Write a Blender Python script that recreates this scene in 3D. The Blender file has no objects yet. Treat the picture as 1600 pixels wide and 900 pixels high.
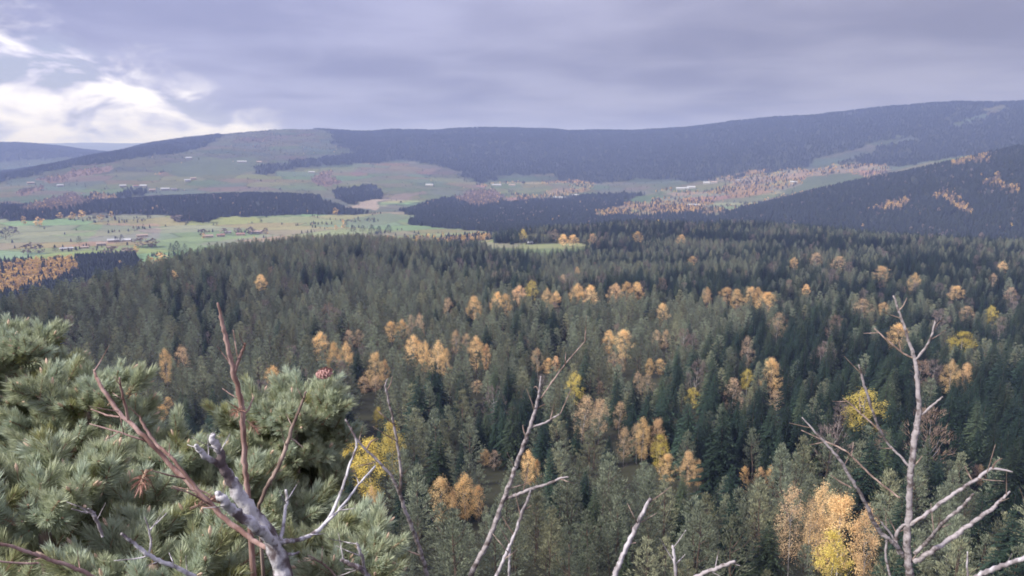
import bpy, math, random
import numpy as np
from mathutils import Vector, Matrix, Quaternion

# ------------------------------------------------------------------ camera, sky, sun, exposure
SC = bpy.context.scene
COL = SC.collection
PITCH = math.radians(10.3)
F = 1155.0                                    # focal length in pixels of the 1600 px wide photograph
cam_d = bpy.data.cameras.new('camera'); cam = bpy.data.objects.new('camera', cam_d); COL.objects.link(cam)
cam_d.sensor_width = 36; cam_d.lens = 36 * F / 1600
cam_d.clip_start = 0.05; cam_d.clip_end = 120000
cam.location = (0, 0, 0); cam.rotation_euler = (math.pi/2 - PITCH, 0, 0)
SC.camera = cam
SC.view_settings.view_transform = 'Standard'; SC.view_settings.look = 'None'
SC.view_settings.gamma = 1; SC.view_settings.exposure = 1.06
SC.cycles.use_denoising = True
SC.cycles.max_bounces = 4; SC.cycles.diffuse_bounces = 3; SC.cycles.transmission_bounces = 3
SC.cycles.transparent_max_bounces = 4; SC.cycles.volume_bounces = 0
SC.cycles.filter_width = 1.8

SUN_EL, SUN_AZ = math.radians(42), math.radians(-118)      # azimuth from +Y (view direction), negative = to the left
SUN_STRENGTH, SUN_ANGLE = 2.9, math.radians(12)
HAZE_DENSITY, HAZE_COLOR = 1.0e-4, (0.42, 0.52, 1.0)

class NT:
    """small helper to write node trees"""
    def __init__(s, nt): s.nt = nt
    def n(s, kind, **kw):
        nd = s.nt.nodes.new(kind)
        for k, v in kw.items():
            if k == 'ins':
                for a, b in v.items():
                    if isinstance(b, bpy.types.NodeSocket): s.nt.links.new(b, nd.inputs[a])
                    else: nd.inputs[a].default_value = b
            else: setattr(nd, k, v)
        return nd
    def m(s, op, a, b=0.0, c=None):
        ins = {0: a, 1: b}
        if c is not None: ins[2] = c
        return s.n('ShaderNodeMath', operation=op, ins=ins).outputs[0]
    def mix(s, f, a, b, blend='MIX'):
        nd = s.n('ShaderNodeMix', data_type='RGBA', blend_type=blend)
        for sock, v in ((nd.inputs[0], f), (nd.inputs[6], a), (nd.inputs[7], b)):
            if isinstance(v, bpy.types.NodeSocket): s.nt.links.new(v, sock)
            else: sock.default_value = v if not isinstance(v, tuple) or len(v) == 4 else (*v, 1)
        return nd.outputs[2]
    def ss(s, v, lo, hi):
        return s.n('ShaderNodeMapRange', interpolation_type='SMOOTHSTEP', ins={0: v, 1: lo, 2: hi}).outputs[0]
    def link(s, a, b): s.nt.links.new(a, b)

def make_world():
    w = bpy.data.worlds.new('World'); SC.world = w; w.use_nodes = True
    t = NT(w.node_tree); w.node_tree.nodes.clear()
    d = t.n('ShaderNodeTexCoord').outputs['Generated']
    sp = t.n('ShaderNodeSeparateXYZ', ins={0: d})
    x, y, z = sp.outputs
    zc = t.m('MAXIMUM', z, 0.0)
    el = t.m('MULTIPLY', t.m('ARCSINE', zc), 180/math.pi)
    az = t.m('MULTIPLY', t.m('ARCTAN2', x, y), 180/math.pi)
    # cloud deck: a plane overhead, so the texture flattens towards the horizon
    k = t.m('DIVIDE', 1.0, t.m('ADD', zc, 0.10))
    pl = t.n('ShaderNodeCombineXYZ', ins={0: t.m('MULTIPLY', x, k), 1: t.m('MULTIPLY', y, k), 2: 0.0}).outputs[0]
    big = t.n('ShaderNodeTexNoise', ins={'Vector': pl, 'Scale': 0.48, 'Detail': 3.0, 'Roughness': 0.45, 'Distortion': 0.1}).outputs[0]
    fine = t.n('ShaderNodeTexNoise', ins={'Vector': pl, 'Scale': 1.5, 'Detail': 6.0, 'Roughness': 0.52, 'Distortion': 0.5}).outputs[0]
    # angular coordinates for the heaped clouds in the opening, flattened vertically
    ang = t.n('ShaderNodeCombineXYZ', ins={0: t.m('MULTIPLY', az, 0.15), 1: t.m('MULTIPLY', el, 0.36), 2: 0.0}).outputs[0]
    heap = t.n('ShaderNodeTexNoise', ins={'Vector': ang, 'Scale': 1.25, 'Detail': 7.0, 'Roughness': 0.55, 'Distortion': 0.35}).outputs[0]
    heap2 = t.n('ShaderNodeTexNoise', ins={'Vector': ang, 'Scale': 0.8, 'Detail': 4.0, 'Roughness': 0.5}).outputs[0]
    # deck colour: lavender grey, bluer on the side of the opening, greyer to the right
    side = t.ss(az, -30.0, 32.0)
    light = t.mix(side, (0.335, 0.345, 0.52), (0.285, 0.282, 0.375))
    dark = t.mix(side, (0.21, 0.222, 0.365), (0.175, 0.176, 0.255))
    v = t.ss(t.m('ADD', t.m('MULTIPLY', big, 0.72), t.m('MULTIPLY', fine, 0.28)), 0.36, 0.62)
    deck = t.mix(v, dark, light)
    # the opening low on the left: heaps of bright cloud
    top = t.m('ADD', 1.1, t.m('MULTIPLY', t.m('SUBTRACT', -15.0, az), 0.46))
    top = t.m('MINIMUM', top, 8.4)
    edge = t.m('ADD', t.m('SUBTRACT', top, el), t.m('MULTIPLY', t.m('SUBTRACT', heap, 0.5), 6.5))
    opening = t.ss(edge, -0.7, 2.3)
    opening = t.m('MULTIPLY', opening, t.ss(az, -110.0, -70.0))
    hv = t.ss(t.m('ADD', t.m('MULTIPLY', heap, 0.62), t.m('MULTIPLY', heap2, 0.38)), 0.43, 0.56)
    bright = t.mix(hv, (0.37, 0.38, 0.57), (0.90, 0.87, 0.93))
    cloud = t.mix(opening, deck, bright)
    # a real overcast sky brightens smoothly from the horizon to the zenith
    cie = t.m('ADD', 0.56, t.m('MULTIPLY', zc, 1.2))
    cl = t.n('ShaderNodeBackground', ins={'Color': cloud, 'Strength': cie})
    sky = t.n('ShaderNodeTexSky', sky_type='NISHITA', sun_disc=False, sun_elevation=SUN_EL, sun_rotation=SUN_AZ)
    bg = t.n('ShaderNodeBackground', ins={'Color': sky.outputs[0], 'Strength': 0.05})
    gap = t.m('MULTIPLY', opening, t.ss(hv, 0.25, 0.0))
    cover = t.m('SUBTRACT', 0.96, t.m('MULTIPLY', gap, 0.3))
    mx = t.n('ShaderNodeMixShader', ins={0: cover, 1: bg.outputs[0], 2: cl.outputs[0]})
    out = t.n('ShaderNodeOutputWorld'); t.link(mx.outputs[0], out.inputs[0])
make_world()

sd = bpy.data.lights.new('sun', 'SUN'); sd.energy = SUN_STRENGTH; sd.angle = SUN_ANGLE; sd.color = (1.0, 0.975, 0.935)
sun = bpy.data.objects.new('sun', sd); COL.objects.link(sun)
sdir = Vector((math.sin(SUN_AZ)*math.cos(SUN_EL), math.cos(SUN_AZ)*math.cos(SUN_EL), math.sin(SUN_EL)))
sun.rotation_euler = sdir.to_track_quat('Z', 'Y').to_euler()

# ------------------------------------------------------------------ helpers
rng = np.random.default_rng(7)
R = random.Random(11)
CP, SP = math.cos(PITCH), math.sin(PITCH)

def ray(px, py):
    X, U = (px-800)/F, (450-py)/F
    return np.array([X, CP+U*SP, -SP+U*CP])
def project(x, y, z):
    """world -> photograph pixels (numpy)"""
    dep = y*CP - z*SP; up = y*SP + z*CP
    dep = np.maximum(dep, 1e-3)
    return 800 + F*x/dep, 450 - F*up/dep
def tan_el(az, py):
    U = (450-py)/F
    return (-SP+U*CP)*np.cos(az)/(CP+U*SP)

def hash2(ix, iy, seed):
    n = (ix.astype(np.int64)*374761393 + iy.astype(np.int64)*668265263 + seed*1442695041) & 0x7fffffff
    n = (n ^ (n >> 13))*1274126177 & 0x7fffffff
    return ((n ^ (n >> 16)) & 0xffff)/65535.0
def vnoise(x, y, seed):
    ix, iy = np.floor(x), np.floor(y); fx, fy = x-ix, y-iy
    ix, iy = ix.astype(np.int64), iy.astype(np.int64)
    fx, fy = fx*fx*(3-2*fx), fy*fy*(3-2*fy)
    a, b = hash2(ix, iy, seed), hash2(ix+1, iy, seed)
    c, d = hash2(ix, iy+1, seed), hash2(ix+1, iy+1, seed)
    return (a*(1-fx)+b*fx)*(1-fy) + (c*(1-fx)+d*fx)*fy
def fbm(x, y, scale, seed, octv=4, rough=0.5):
    s, a, tot = 0.0, 1.0, 0.0
    for o in range(octv):
        s = s + a*vnoise(x/scale + 17.3*o, y/scale - 9.1*o, seed+o*31); tot += a
        a *= rough; scale *= 0.5
    return s/tot
def inpoly(px, py, poly):
    c = np.zeros(px.shape, bool); n = len(poly)
    for i in range(n):
        x0, y0 = poly[i]; x1, y1 = poly[(i+1) % n]
        if y0 == y1: continue
        c ^= ((y0 > py) != (y1 > py)) & (px < (x1-x0)*(py-y0)/(y1-y0)+x0)
    return c

def mesh_obj(name, verts, faces, mats, parent=None, smooth=False, mi=None):
    me = bpy.data.meshes.new(name); me.from_pydata([tuple(v) for v in verts], [], faces)
    for m in (mats if isinstance(mats, (list, tuple)) else [mats]): me.materials.append(m)
    if mi is not None: me.polygons.foreach_set('material_index', mi)
    if smooth: me.polygons.foreach_set('use_smooth', [True]*len(me.polygons))
    me.update()
    o = bpy.data.objects.new(name, me); COL.objects.link(o)
    if parent: o.parent = parent
    return o
def empty(name, loc, rz=0.0, scale=1.0):
    o = bpy.data.objects.new(name, None); COL.objects.link(o)
    o.location = loc; o.rotation_euler = (0, 0, rz); o.scale = (scale,)*3 if not isinstance(scale, tuple) else scale
    o.empty_display_size = 0.2
    return o
def tag(o, label, cat, group=None):
    o['label'] = label; o['category'] = cat
    if group: o['group'] = group
    return o

# ------------------------------------------------------------------ materials
def new_mat(name):
    m = bpy.data.materials.new(name); m.use_nodes = True; m.node_tree.nodes.clear()
    return m, NT(m.node_tree)
def finish(t, col, rough=0.9, transl=0.0, bump=None, spec=0.15):
    ins = {'Base Color': col, 'Roughness': rough, 'Specular IOR Level': spec}
    if bump is not None: ins['Normal'] = bump
    p = t.n('ShaderNodeBsdfPrincipled', ins=ins).outputs[0]
    if transl:
        tr = t.n('ShaderNodeBsdfTranslucent', ins={'Color': col}).outputs[0]
        p = t.n('ShaderNodeMixShader', ins={0: transl, 1: p, 2: tr}).outputs[0]
    o = t.n('ShaderNodeOutputMaterial'); t.link(p, o.inputs[0])
def foliage(name, a, b, c=None, island=0.35, tree=0.22, transl=0.25, rough=0.8, spec=0.1):
    """leaf colour: a..b per tree, brightness per leaf; c = rare third tint"""
    m, t = new_mat(name)
    rnd = t.n('ShaderNodeObjectInfo').outputs['Random']
    il = t.n('ShaderNodeNewGeometry').outputs['Random Per Island']
    col = t.mix(t.m('ADD', t.m('MULTIPLY', rnd, 0.6), t.m('MULTIPLY', il, 0.4)), a, b)
    if c is not None:
        r2 = t.m('FRACT', t.m('MULTIPLY', rnd, 17.37))
        col = t.mix(t.ss(r2, 0.62, 1.0), col, c)
    f = t.m('ADD', 1.0-island, t.m('MULTIPLY', il, 2*island))
    r3 = t.m('FRACT', t.m('MULTIPLY', rnd, 7.77))
    f = t.m('MULTIPLY', f, t.m('ADD', 1.0-tree, t.m('MULTIPLY', r3, 2*tree)))
    g = t.n('ShaderNodeCombineXYZ', ins={0: f, 1: f, 2: f}).outputs[0]
    col = t.mix(1.0, col, g, 'MULTIPLY')
    finish(t, col, rough, transl, spec=spec)
    return m
def bark(name, a, b, scale=30.0, stretch=6.0, lo=0.42, hi=0.6, bump=0.3):
    m, t = new_mat(name)
    co = t.n('ShaderNodeTexCoord').outputs['Object']
    mp = t.n('ShaderNodeMapping', ins={0: co, 3: (1, 1, 1/stretch)}).outputs[0]
    n = t.n('ShaderNodeTexNoise', ins={'Vector': mp, 'Scale': scale, 'Detail': 5.0, 'Roughness': 0.6}).outputs[0]
    n2 = t.n('ShaderNodeTexNoise', ins={'Vector': co, 'Scale': scale*0.3, 'Detail': 3.0}).outputs[0]
    col = t.mix(t.ss(t.m('ADD', t.m('MULTIPLY', n, 0.7), t.m('MULTIPLY', n2, 0.3)), lo, hi), a, b)
    bp = t.n('ShaderNodeBump', ins={'Strength': bump, 'Distance': 0.01, 'Height': n}).outputs[0]
    finish(t, col, 0.9, bump=bp)
    return m
def plain(name, col, rough=0.85, var=0.15, scale=3.0):
    m, t = new_mat(name)
    co = t.n('ShaderNodeTexCoord').outputs['Object']
    n = t.n('ShaderNodeTexNoise', ins={'Vector': co, 'Scale': scale, 'Detail': 4.0}).outputs[0]
    c = t.mix(n, tuple(v*(1-var) for v in col), tuple(min(1, v*(1+var)) for v in col))
    finish(t, c, rough)
    return m

M = {}
M['spruce'] = foliage('spruce_needles', (0.019, 0.035, 0.025), (0.036, 0.058, 0.038), (0.074, 0.096, 0.054), tree=0.36, transl=0.10)
M['pine'] = foliage('pine_needles', (0.140, 0.164, 0.114), (0.200, 0.216, 0.144), (0.220, 0.218, 0.130), tree=0.42, transl=0.10)
M['gold'] = foliage('golden_leaves', (0.78, 0.52, 0.23), (0.90, 0.66, 0.35), (0.82, 0.56, 0.32), island=0.28, transl=0.35)
M['lemon'] = foliage('yellow_leaves', (0.66, 0.53, 0.12), (0.78, 0.62, 0.18), island=0.28, transl=0.35)
M['tan'] = foliage('faded_leaves', (0.60, 0.43, 0.25), (0.70, 0.50, 0.30), (0.52, 0.38, 0.27), island=0.28, transl=0.3)
M['bare'] = foliage('bare_twigs', (0.16, 0.13, 0.12), (0.23, 0.175, 0.155), (0.26, 0.18, 0.13), island=0.3, transl=0.0)
M['trunk'] = bark('conifer_bark', (0.07, 0.05, 0.04), (0.16, 0.11, 0.08), scale=3.0)
M['birchbark'] = bark('pale_bark', (0.16, 0.14, 0.13), (0.45, 0.42, 0.40), scale=4.0)
M['far_conifer'] = foliage('far_conifer_needles', (0.038, 0.049, 0.042), (0.056, 0.068, 0.054), island=0.18, tree=0.14)
M['far_gold'] = foliage('far_golden_leaves', (0.60, 0.40, 0.14), (0.54, 0.37, 0.20), (0.64, 0.45, 0.15), island=0.25)
M['far_bare'] = foliage('far_bare_twigs', (0.19, 0.16, 0.14), (0.26, 0.20, 0.16), (0.15, 0.135, 0.12), island=0.25)

# ------------------------------------------------------------------ terrain: knots (distance, height) along nine-odd bearings, joined smoothly
def Y(px, r, py):
    return r*float(tan_el(np.array(math.atan((px-800)/F)), py))
def knots(table):
    px = sorted(table); az = np.array([math.atan((p-800)/F) for p in px])
    rr = np.array([table[p][0] for p in px], float)
    hh = np.array([table[p][1] if table[p][1] < 0.5 or len(table[p]) > 2 else Y(p, table[p][0], table[p][1]) for p in px], float)
    return az, rr, hh
K = []
for r_, h_ in ((0.3, -1.6), (1.2, -1.7), (2.2, -3.0), (4, -6.2), (8, -11), (20, -22), (60, -50), (110, -75), (150, -89), (200, -101), (300, -114)):
    K.append({0: (r_, h_), 1600: (r_, h_)})
K.append({0: (400, -124), 800: (430, -123), 1600: (430, -128)})
K.append({0: (500, -129), 400: (620, -133), 800: (650, -135), 1600: (650, -146)})
K.append({0: (600, 500), 100: (700, 468), 200: (800, 434), 300: (900, 407), 400: (1000, 385), 480: (1050, 374), 600: (1100, 379), 800: (1150, 398), 900: (1180, 399), 1000: (1200, 392), 1200: (1200, 395), 1400: (1100, 410), 1600: (1050, 425)})
K.append({0: (1000, -208), 200: (1150, -212), 400: (1350, -214), 600: (1450, -207), 700: (1450, -188), 760: (1420, 378), 820: (1500, 366), 900: (1580, 352), 1000: (1620, 343), 1100: (1620, 347), 1200: (1600, 355), 1400: (1500, 372), 1600: (1400, 385)})
K.append({0: (1600, -214), 600: (1850, -216), 800: (1800, -200), 900: (1750, -185), 1000: (1950, -210), 1600: (1800, -215)})
K.append({0: (2450, -213), 600: (2500, -216), 800: (2400, -225), 1000: (2300, -230), 1200: (2300, -232), 1400: (2150, -230), 1600: (2100, -225)})
K.append({-400: (2900, -190), 0: (2950, -184), 200: (3000, -172), 350: (3100, -160), 430: (3100, -161), 500: (3050, -180), 600: (3000, -208), 800: (2900, -222), 1000: (2700, -222), 1180: (2700, -192), 1280: (2900, 295), 1400: (3100, 272), 1480: (3200, 252), 1600: (3300, 224), 2000: (3500, 150)})
K.append({0: (3300, -195), 200: (3400, -188), 400: (3500, -182), 600: (3500, -192), 800: (3500, -214), 1000: (3300, -213), 1200: (3300, -205), 1280: (3400, -165), 1400: (3700, -120), 1600: (4000, -20), 2000: (4000, 60, 1)})
K.append({0: (3800, -165), 200: (3900, -150), 400: (4000, -138), 600: (4200, -128), 800: (4300, 286), 1000: (4300, 286), 1200: (4300, 268), 1400: (4600, 242), 1600: (4800, 213)})
K.append({0: (4300, -150), 200: (4700, 252), 400: (5200, 236), 600: (5300, 241), 800: (5400, 243), 1000: (5300, 241), 1200: (5300, 222), 1400: (5400, 200), 1600: (5500, 183)})
K.append({-400: (4600, 288), 0: (4600, 283), 100: (4900, 258), 200: (5300, 237), 300: (5900, 222), 400: (6400, 209), 480: (6600, 203), 600: (6800, 204), 760: (6700, 199), 900: (6800, 204), 1000: (6800, 204), 1050: (6700, 204), 1100: (6600, 197), 1200: (6500, 184), 1300: (6400, 174), 1400: (6300, 165), 1500: (6250, 158), 1600: (6200, 153), 2000: (6200, 135)})
K.append({-400: (7400, -150), 0: (7400, -150), 150: (7500, -60), 200: (7500, 236), 250: (7500, 222), 300: (7600, 214), 400: (7600, 206), 480: (7600, 206), 600: (7800, 216), 1600: (7800, 190)})
K.append({-400: (9000, 228), 0: (9000, 216), 50: (9050, 217), 100: (9200, 222), 140: (9400, 231), 180: (9500, 239), 240: (9500, -60), 400: (9500, -100), 1600: (9500, -100)})
K.append({0: (13000, -150), 1600: (13000, -150)})
K.append({-400: (20000, 228), 0: (20000, 224), 60: (20000, 219), 130: (20000, 217), 200: (20000, 221), 260: (20000, 218), 350: (20000, 222), 600: (20000, 225), 1600: (20000, 230)})
K.append({0: (26000, -300), 1600: (26000, -300)})

az_in = np.radians(np.arange(-42, 42.001, 0.1))
az_out = np.radians(np.arange(44, 316.1, 4.0))
AZ = np.concatenate([az_in, az_out])                         # once round; the last row joins the first
NIN = len(az_in)
RR = np.concatenate([np.geomspace(0.3, 100, 50, endpoint=False), np.geomspace(100, 1700, 210, endpoint=False),
                     np.geomspace(1700, 8000, 300, endpoint=False), np.geomspace(8000, 26000, 40)])
LR = np.log(RR); NA, NR = len(AZ), len(RR)
wrap = np.where(AZ > math.pi, AZ-2*math.pi, AZ)
lim = math.radians(44)
kn_r, kn_h = [], []
for tb in K:
    a, rr, hh = knots(tb)
    q = np.clip(wrap, -lim, lim)
    rk, hk = np.interp(q, a, rr), np.interp(q, a, hh)
    back = np.where(np.abs(wrap) > lim)[0]                   # behind the camera: pass from the right-hand to the left-hand profile
    if len(back):
        f = np.clip((AZ[back]-lim)/(2*math.pi-2*lim), 0, 1)
        e0, e1 = np.interp(lim, a, rr), np.interp(-lim, a, rr); rk[back] = e0*(1-f)+e1*f
        e0, e1 = np.interp(lim, a, hh), np.interp(-lim, a, hh); hk[back] = e0*(1-f)+e1*f
    g = np.exp(-0.5*(np.arange(-25, 26)/10.0)**2); g /= g.sum()
    for arr in (rk, hk):
        ext = np.concatenate([np.full(25, arr[0]), arr[:NIN], np.full(25, arr[NIN-1])])
        arr[:NIN] = np.convolve(ext, g, 'valid')
    kn_r.append(rk); kn_h.append(hk)
kn_r, kn_h = np.array(kn_r), np.array(kn_h)
H = np.empty((NA, NR))
g = np.exp(-0.5*(np.arange(-6, 7)/2.2)**2); g /= g.sum()
for i in range(NA):
    h = np.interp(LR, np.log(kn_r[:, i]), kn_h[:, i])
    H[i] = np.convolve(np.concatenate([np.full(6, h[0]), h, np.full(6, h[-1])]), g, 'valid')
GX = np.sin(AZ)[:, None]*RR[None]; GY = np.cos(AZ)[:, None]*RR[None]
rel = RR[None]
H += (fbm(GX, GY, 140, 3)-0.5)*np.clip(rel/40-3, 0, 1)*np.where(rel < 2000, 9, 7)
H += (fbm(GX, GY, 700, 5)-0.5)*np.clip((rel-3200)/2000, 0, 1)*42
H -= np.abs(fbm(GX, GY, 900, 15, 3)-0.5)*np.clip((rel-4300)/1500, 0, 1)*70-8*np.clip((rel-4300)/1500, 0, 1)
H += (fbm(GX, GY, 170, 8, 3)-0.5)*np.clip((rel-4200)/1000, 0, 1)*16
H += (fbm(GX, GY, 2.0, 9)-0.5)*np.clip(1.2-rel/30, 0, 1)*0.5

def ground(x, y):
    x = np.asarray(x, float); y = np.asarray(y, float)
    a = np.arctan2(x, y); r = np.maximum(np.hypot(x, y), RR[0])
    fi = np.clip((a-az_in[0])/(az_in[1]-az_in[0]), 0, NIN-1.001); i = fi.astype(int); fi = fi-i
    fj = np.interp(np.log(r), LR, np.arange(NR)); j = np.minimum(fj.astype(int), NR-2); fj = fj-j
    return (H[i, j]*(1-fi)+H[i+1, j]*fi)*(1-fj) + (H[i, j+1]*(1-fi)+H[i+1, j+1]*fi)*fj

def hit(px, py, lift=0.0, rmin=100, rmax=24000):
    """where the line of sight meets the ground (raised by lift)"""
    d = ray(px, py); d = d/math.hypot(d[0], d[1])
    r = np.geomspace(rmin, rmax, 6000)
    over = d[2]*r - ground(d[0]*r, d[1]*r) - (lift(r) if callable(lift) else lift)
    k = np.where(over < 0)[0]
    k = k[0] if len(k) else len(r)-1
    return d[0]*r[k], d[1]*r[k], r[k]

# ------------------------------------------------------------------ land cover of the ground, by place
PX, PY = project(GX, GY, H)
QX = PX+(fbm(GX, GY, 260, 201, 5, 0.65)-0.5)*44*np.clip(RR[None]/3500, 0.3, 1.2); QY = PY+(fbm(GX, GY, 220, 207, 5, 0.65)-0.5)*17
front = GY > 1
FLOOR, PASTURE, GREEN, TANF, HEATH, CONIF, BAREW, GOLDW, TRACK, MIXW = range(10)
cov = np.full(H.shape, HEATH, np.int8)
cov[:, RR < 1750] = FLOOR
near_edge = kn_r[14]                                          # the end of the near wood on each bearing
cov[(RR[None] < near_edge[:, None]*1.02)] = FLOOR
def paint(poly, c, r0=0, r1=1e9):
    m = inpoly(QX, QY, poly) & front & (RR[None] >= r0) & (RR[None] <= r1)
    cov[m] = c
# far ridge and its woods
paint([(480, 190), (470, 232), (520, 240), (480, 262), (570, 254), (640, 250), (700, 264), (742, 286), (790, 276), (860, 272), (920, 292), (1000, 277), (1080, 288), (1150, 276), (1240, 264), (1330, 259), (1405, 262), (1480, 250), (1650, 222), (1650, 100), (1000, 150)], CONIF, 3300)
paint([(-50, 300), (40, 277), (120, 262), (200, 249), (270, 238), (330, 229), (345, 222), (330, 190), (300, 190), (100, 240), (-50, 270)], CONIF, 4200, 7000)
paint([(340, 240), (350, 195), (470, 190), (520, 212), (550, 236), (480, 252), (400, 247)], HEATH, 4200)
paint([(-200, 200), (200, 200), (200, 262), (-200, 300)], CONIF, 7800, 12000)
# valley fields on the left
paint([(-300, 480), (-300, 345), (330, 335), (530, 326), (660, 330), (760, 345), (760, 395), (500, 400), (200, 440), (0, 480)], PASTURE, 1300, 2750)
paint([(-50, 500), (-50, 412), (60, 408), (130, 397), (205, 398), (218, 420), (190, 470)], CONIF, 900, 1750)
paint([(-50, 470), (-50, 425), (40, 412), (110, 404), (125, 425), (60, 455)], GOLDW, 900, 1750)
paint([(70, 385), (140, 376), (160, 352), (250, 350), (250, 372), (130, 384)], TANF, 1500, 2700)
paint([(300, 380), (420, 365), (470, 366), (470, 372), (360, 385)], TANF, 1500, 2700)
paint([(520, 348), (600, 335), (660, 336), (620, 350), (560, 356)], GREEN, 1500, 2900)
# the wooded rise behind the fields
paint([(-300, 352), (-50, 348), (-50, 318), (100, 320), (230, 303), (350, 297), (430, 298), (500, 311), (545, 326), (575, 334), (530, 336), (345, 339), (330, 346), (285, 344), (270, 336), (150, 334), (80, 341)], CONIF, 2300, 3400)
cov[(RR[None] > 2950) & (RR[None] < 3300) & (cov == HEATH) & (PX < 500)] = CONIF
# slopes beyond
paint([(10, 334), (60, 314), (125, 302), (145, 316), (60, 334)], BAREW, 2900)
paint([(132, 312), (150, 302), (190, 302), (186, 311), (140, 316)], GOLDW, 2900)
paint([(184, 303), (200, 296), (232, 297), (230, 304), (190, 309)], CONIF, 2900)
paint([(20, 300), (70, 291), (75, 297), (25, 305)], BAREW, 3000)
paint([(60, 281), (110, 268), (190, 258), (180, 266), (90, 284)], BAREW, 3000)
paint([(240, 271), (300, 262), (330, 266), (260, 277)], MIXW, 3000)
for poly, c in (([(130, 292), (300, 262), (460, 268), (560, 258), (740, 285), (720, 300), (600, 305), (480, 292), (300, 292)], PASTURE),
                ([(215, 262), (330, 243), (400, 252), (440, 262), (300, 275)], GREEN), ([(540, 255), (640, 252), (690, 262), (640, 275), (560, 270)], TANF),
                ([(395, 272), (395, 258), (435, 253), (500, 249), (600, 243), (640, 250), (500, 258), (430, 268)], CONIF),
                ([(496, 288), (505, 270), (522, 268), (532, 286)], BAREW), ([(520, 294), (560, 290), (596, 300), (590, 313), (550, 318), (526, 308)], CONIF),
                ([(540, 322), (590, 312), (660, 300), (665, 305), (600, 316), (590, 326)], TRACK),
                ([(590, 322), (660, 303), (690, 305), (640, 322)], PASTURE),
                ([(625, 330), (700, 310), (740, 300), (800, 313), (960, 303), (1010, 308), (960, 335), (860, 340), (760, 358), (700, 352), (640, 345)], CONIF),
                ([(712, 303), (740, 297), (780, 300), (785, 315), (750, 322), (722, 322)], BAREW),
                ([(740, 290), (760, 285), (900, 280), (930, 290), (900, 305), (800, 310)], MIXW),
                ([(762, 290), (848, 285), (862, 300), (840, 306), (775, 303)], PASTURE), ([(846, 285), (885, 285), (892, 298), (866, 301)], TANF),
                ([(920, 335), (1000, 312), (1080, 288), (1180, 272), (1260, 261), (1340, 257), (1397, 261), (1385, 275), (1352, 290), (1280, 302), (1200, 312), (1150, 327), (1060, 350), (980, 352)], MIXW),
                ([(1098, 322), (1140, 312), (1195, 300), (1225, 304), (1180, 316), (1140, 329)], PASTURE), ([(1205, 300), (1275, 277), (1350, 271), (1352, 283), (1290, 292), (1230, 303)], GREEN),
                ([(975, 314), (1040, 303), (1050, 308), (1000, 318)], PASTURE), ([(1045, 296), (1100, 284), (1150, 284), (1120, 296), (1060, 302)], PASTURE),
                ([(1250, 264), (1285, 246), (1330, 237), (1380, 222), (1420, 211), (1426, 216), (1390, 229), (1342, 243), (1310, 258), (1270, 268)], HEATH),
                ([(1495, 192), (1530, 176), (1570, 163), (1574, 168), (1535, 181), (1500, 196)], HEATH)):
    paint(poly, c, 2650 if c != MIXW else 2300)
# the wooded spur on the right
paint([(1100, 350), (1130, 333), (1180, 321), (1280, 293), (1390, 270), (1480, 250), (1600, 222), (1800, 170), (1800, 400), (1600, 385), (1200, 375)], CONIF, 1850, 3380)
for poly in ([(1458, 252), (1500, 242), (1552, 242), (1548, 250), (1500, 256)], [(1350, 330), (1385, 318), (1425, 310), (1424, 320), (1390, 328)],
             [(1455, 312), (1480, 300), (1500, 310), (1530, 332), (1510, 336), (1480, 318)], [(1530, 285), (1560, 270), (1575, 285), (1600, 290), (1600, 305), (1570, 298)]):
    paint(poly, GOLDW, 1850, 3380)
paint([(640, 352), (650, 330), (760, 338), (1000, 335), (1120, 335), (1120, 372), (930, 372), (790, 365), (700, 362)], CONIF, 1520, 2700)
# clearing behind the first crest of the near wood, and the leafless wood round it
paint([(752, 372), (800, 377), (905, 379), (925, 386), (900, 394), (850, 400), (815, 399), (770, 394)], PASTURE, 1130, 1520)
paint([(600, 385), (610, 355), (700, 350), (770, 350), (765, 376), (700, 380)], MIXW, 1250, 1900)
paint([(795, 377), (800, 366), (870, 364), (925, 368), (930, 379)], MIXW, 1390, 1480)

# field pattern: irregular plots with hedged edges
gm = (RR > 1250) & (RR < 7600)
fx, fy = GX[:, gm], GY[:, gm]
ca, sa = math.cos(0.35), math.sin(0.35)
ux, uy = (fx*ca+fy*sa)/210.0, (-fx*sa+fy*ca)/130.0
ix, iy = np.floor(ux), np.floor(uy)
d1 = np.full(ux.shape, 9.0); d2 = d1.copy(); idc = np.zeros(ux.shape)
for ox in (-1, 0, 1):
    for oy in (-1, 0, 1):
        cx, cy = ix+ox, iy+oy
        hx, hy = hash2(cx, cy, 41), hash2(cx, cy, 43)
        dd = np.hypot(cx+0.15+0.7*hx-ux, cy+0.15+0.7*hy-uy)
        closer = dd < d1
        d2 = np.where(closer, d1, np.minimum(d2, dd)); idc = np.where(closer, hash2(cx, cy, 47), idc); d1 = np.where(closer, dd, d1)
PLOT = np.zeros(H.shape); PLOT[:, gm] = idc
EDGE = np.full(H.shape, 9.0); EDGE[:, gm] = (d2-d1)*150

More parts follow.
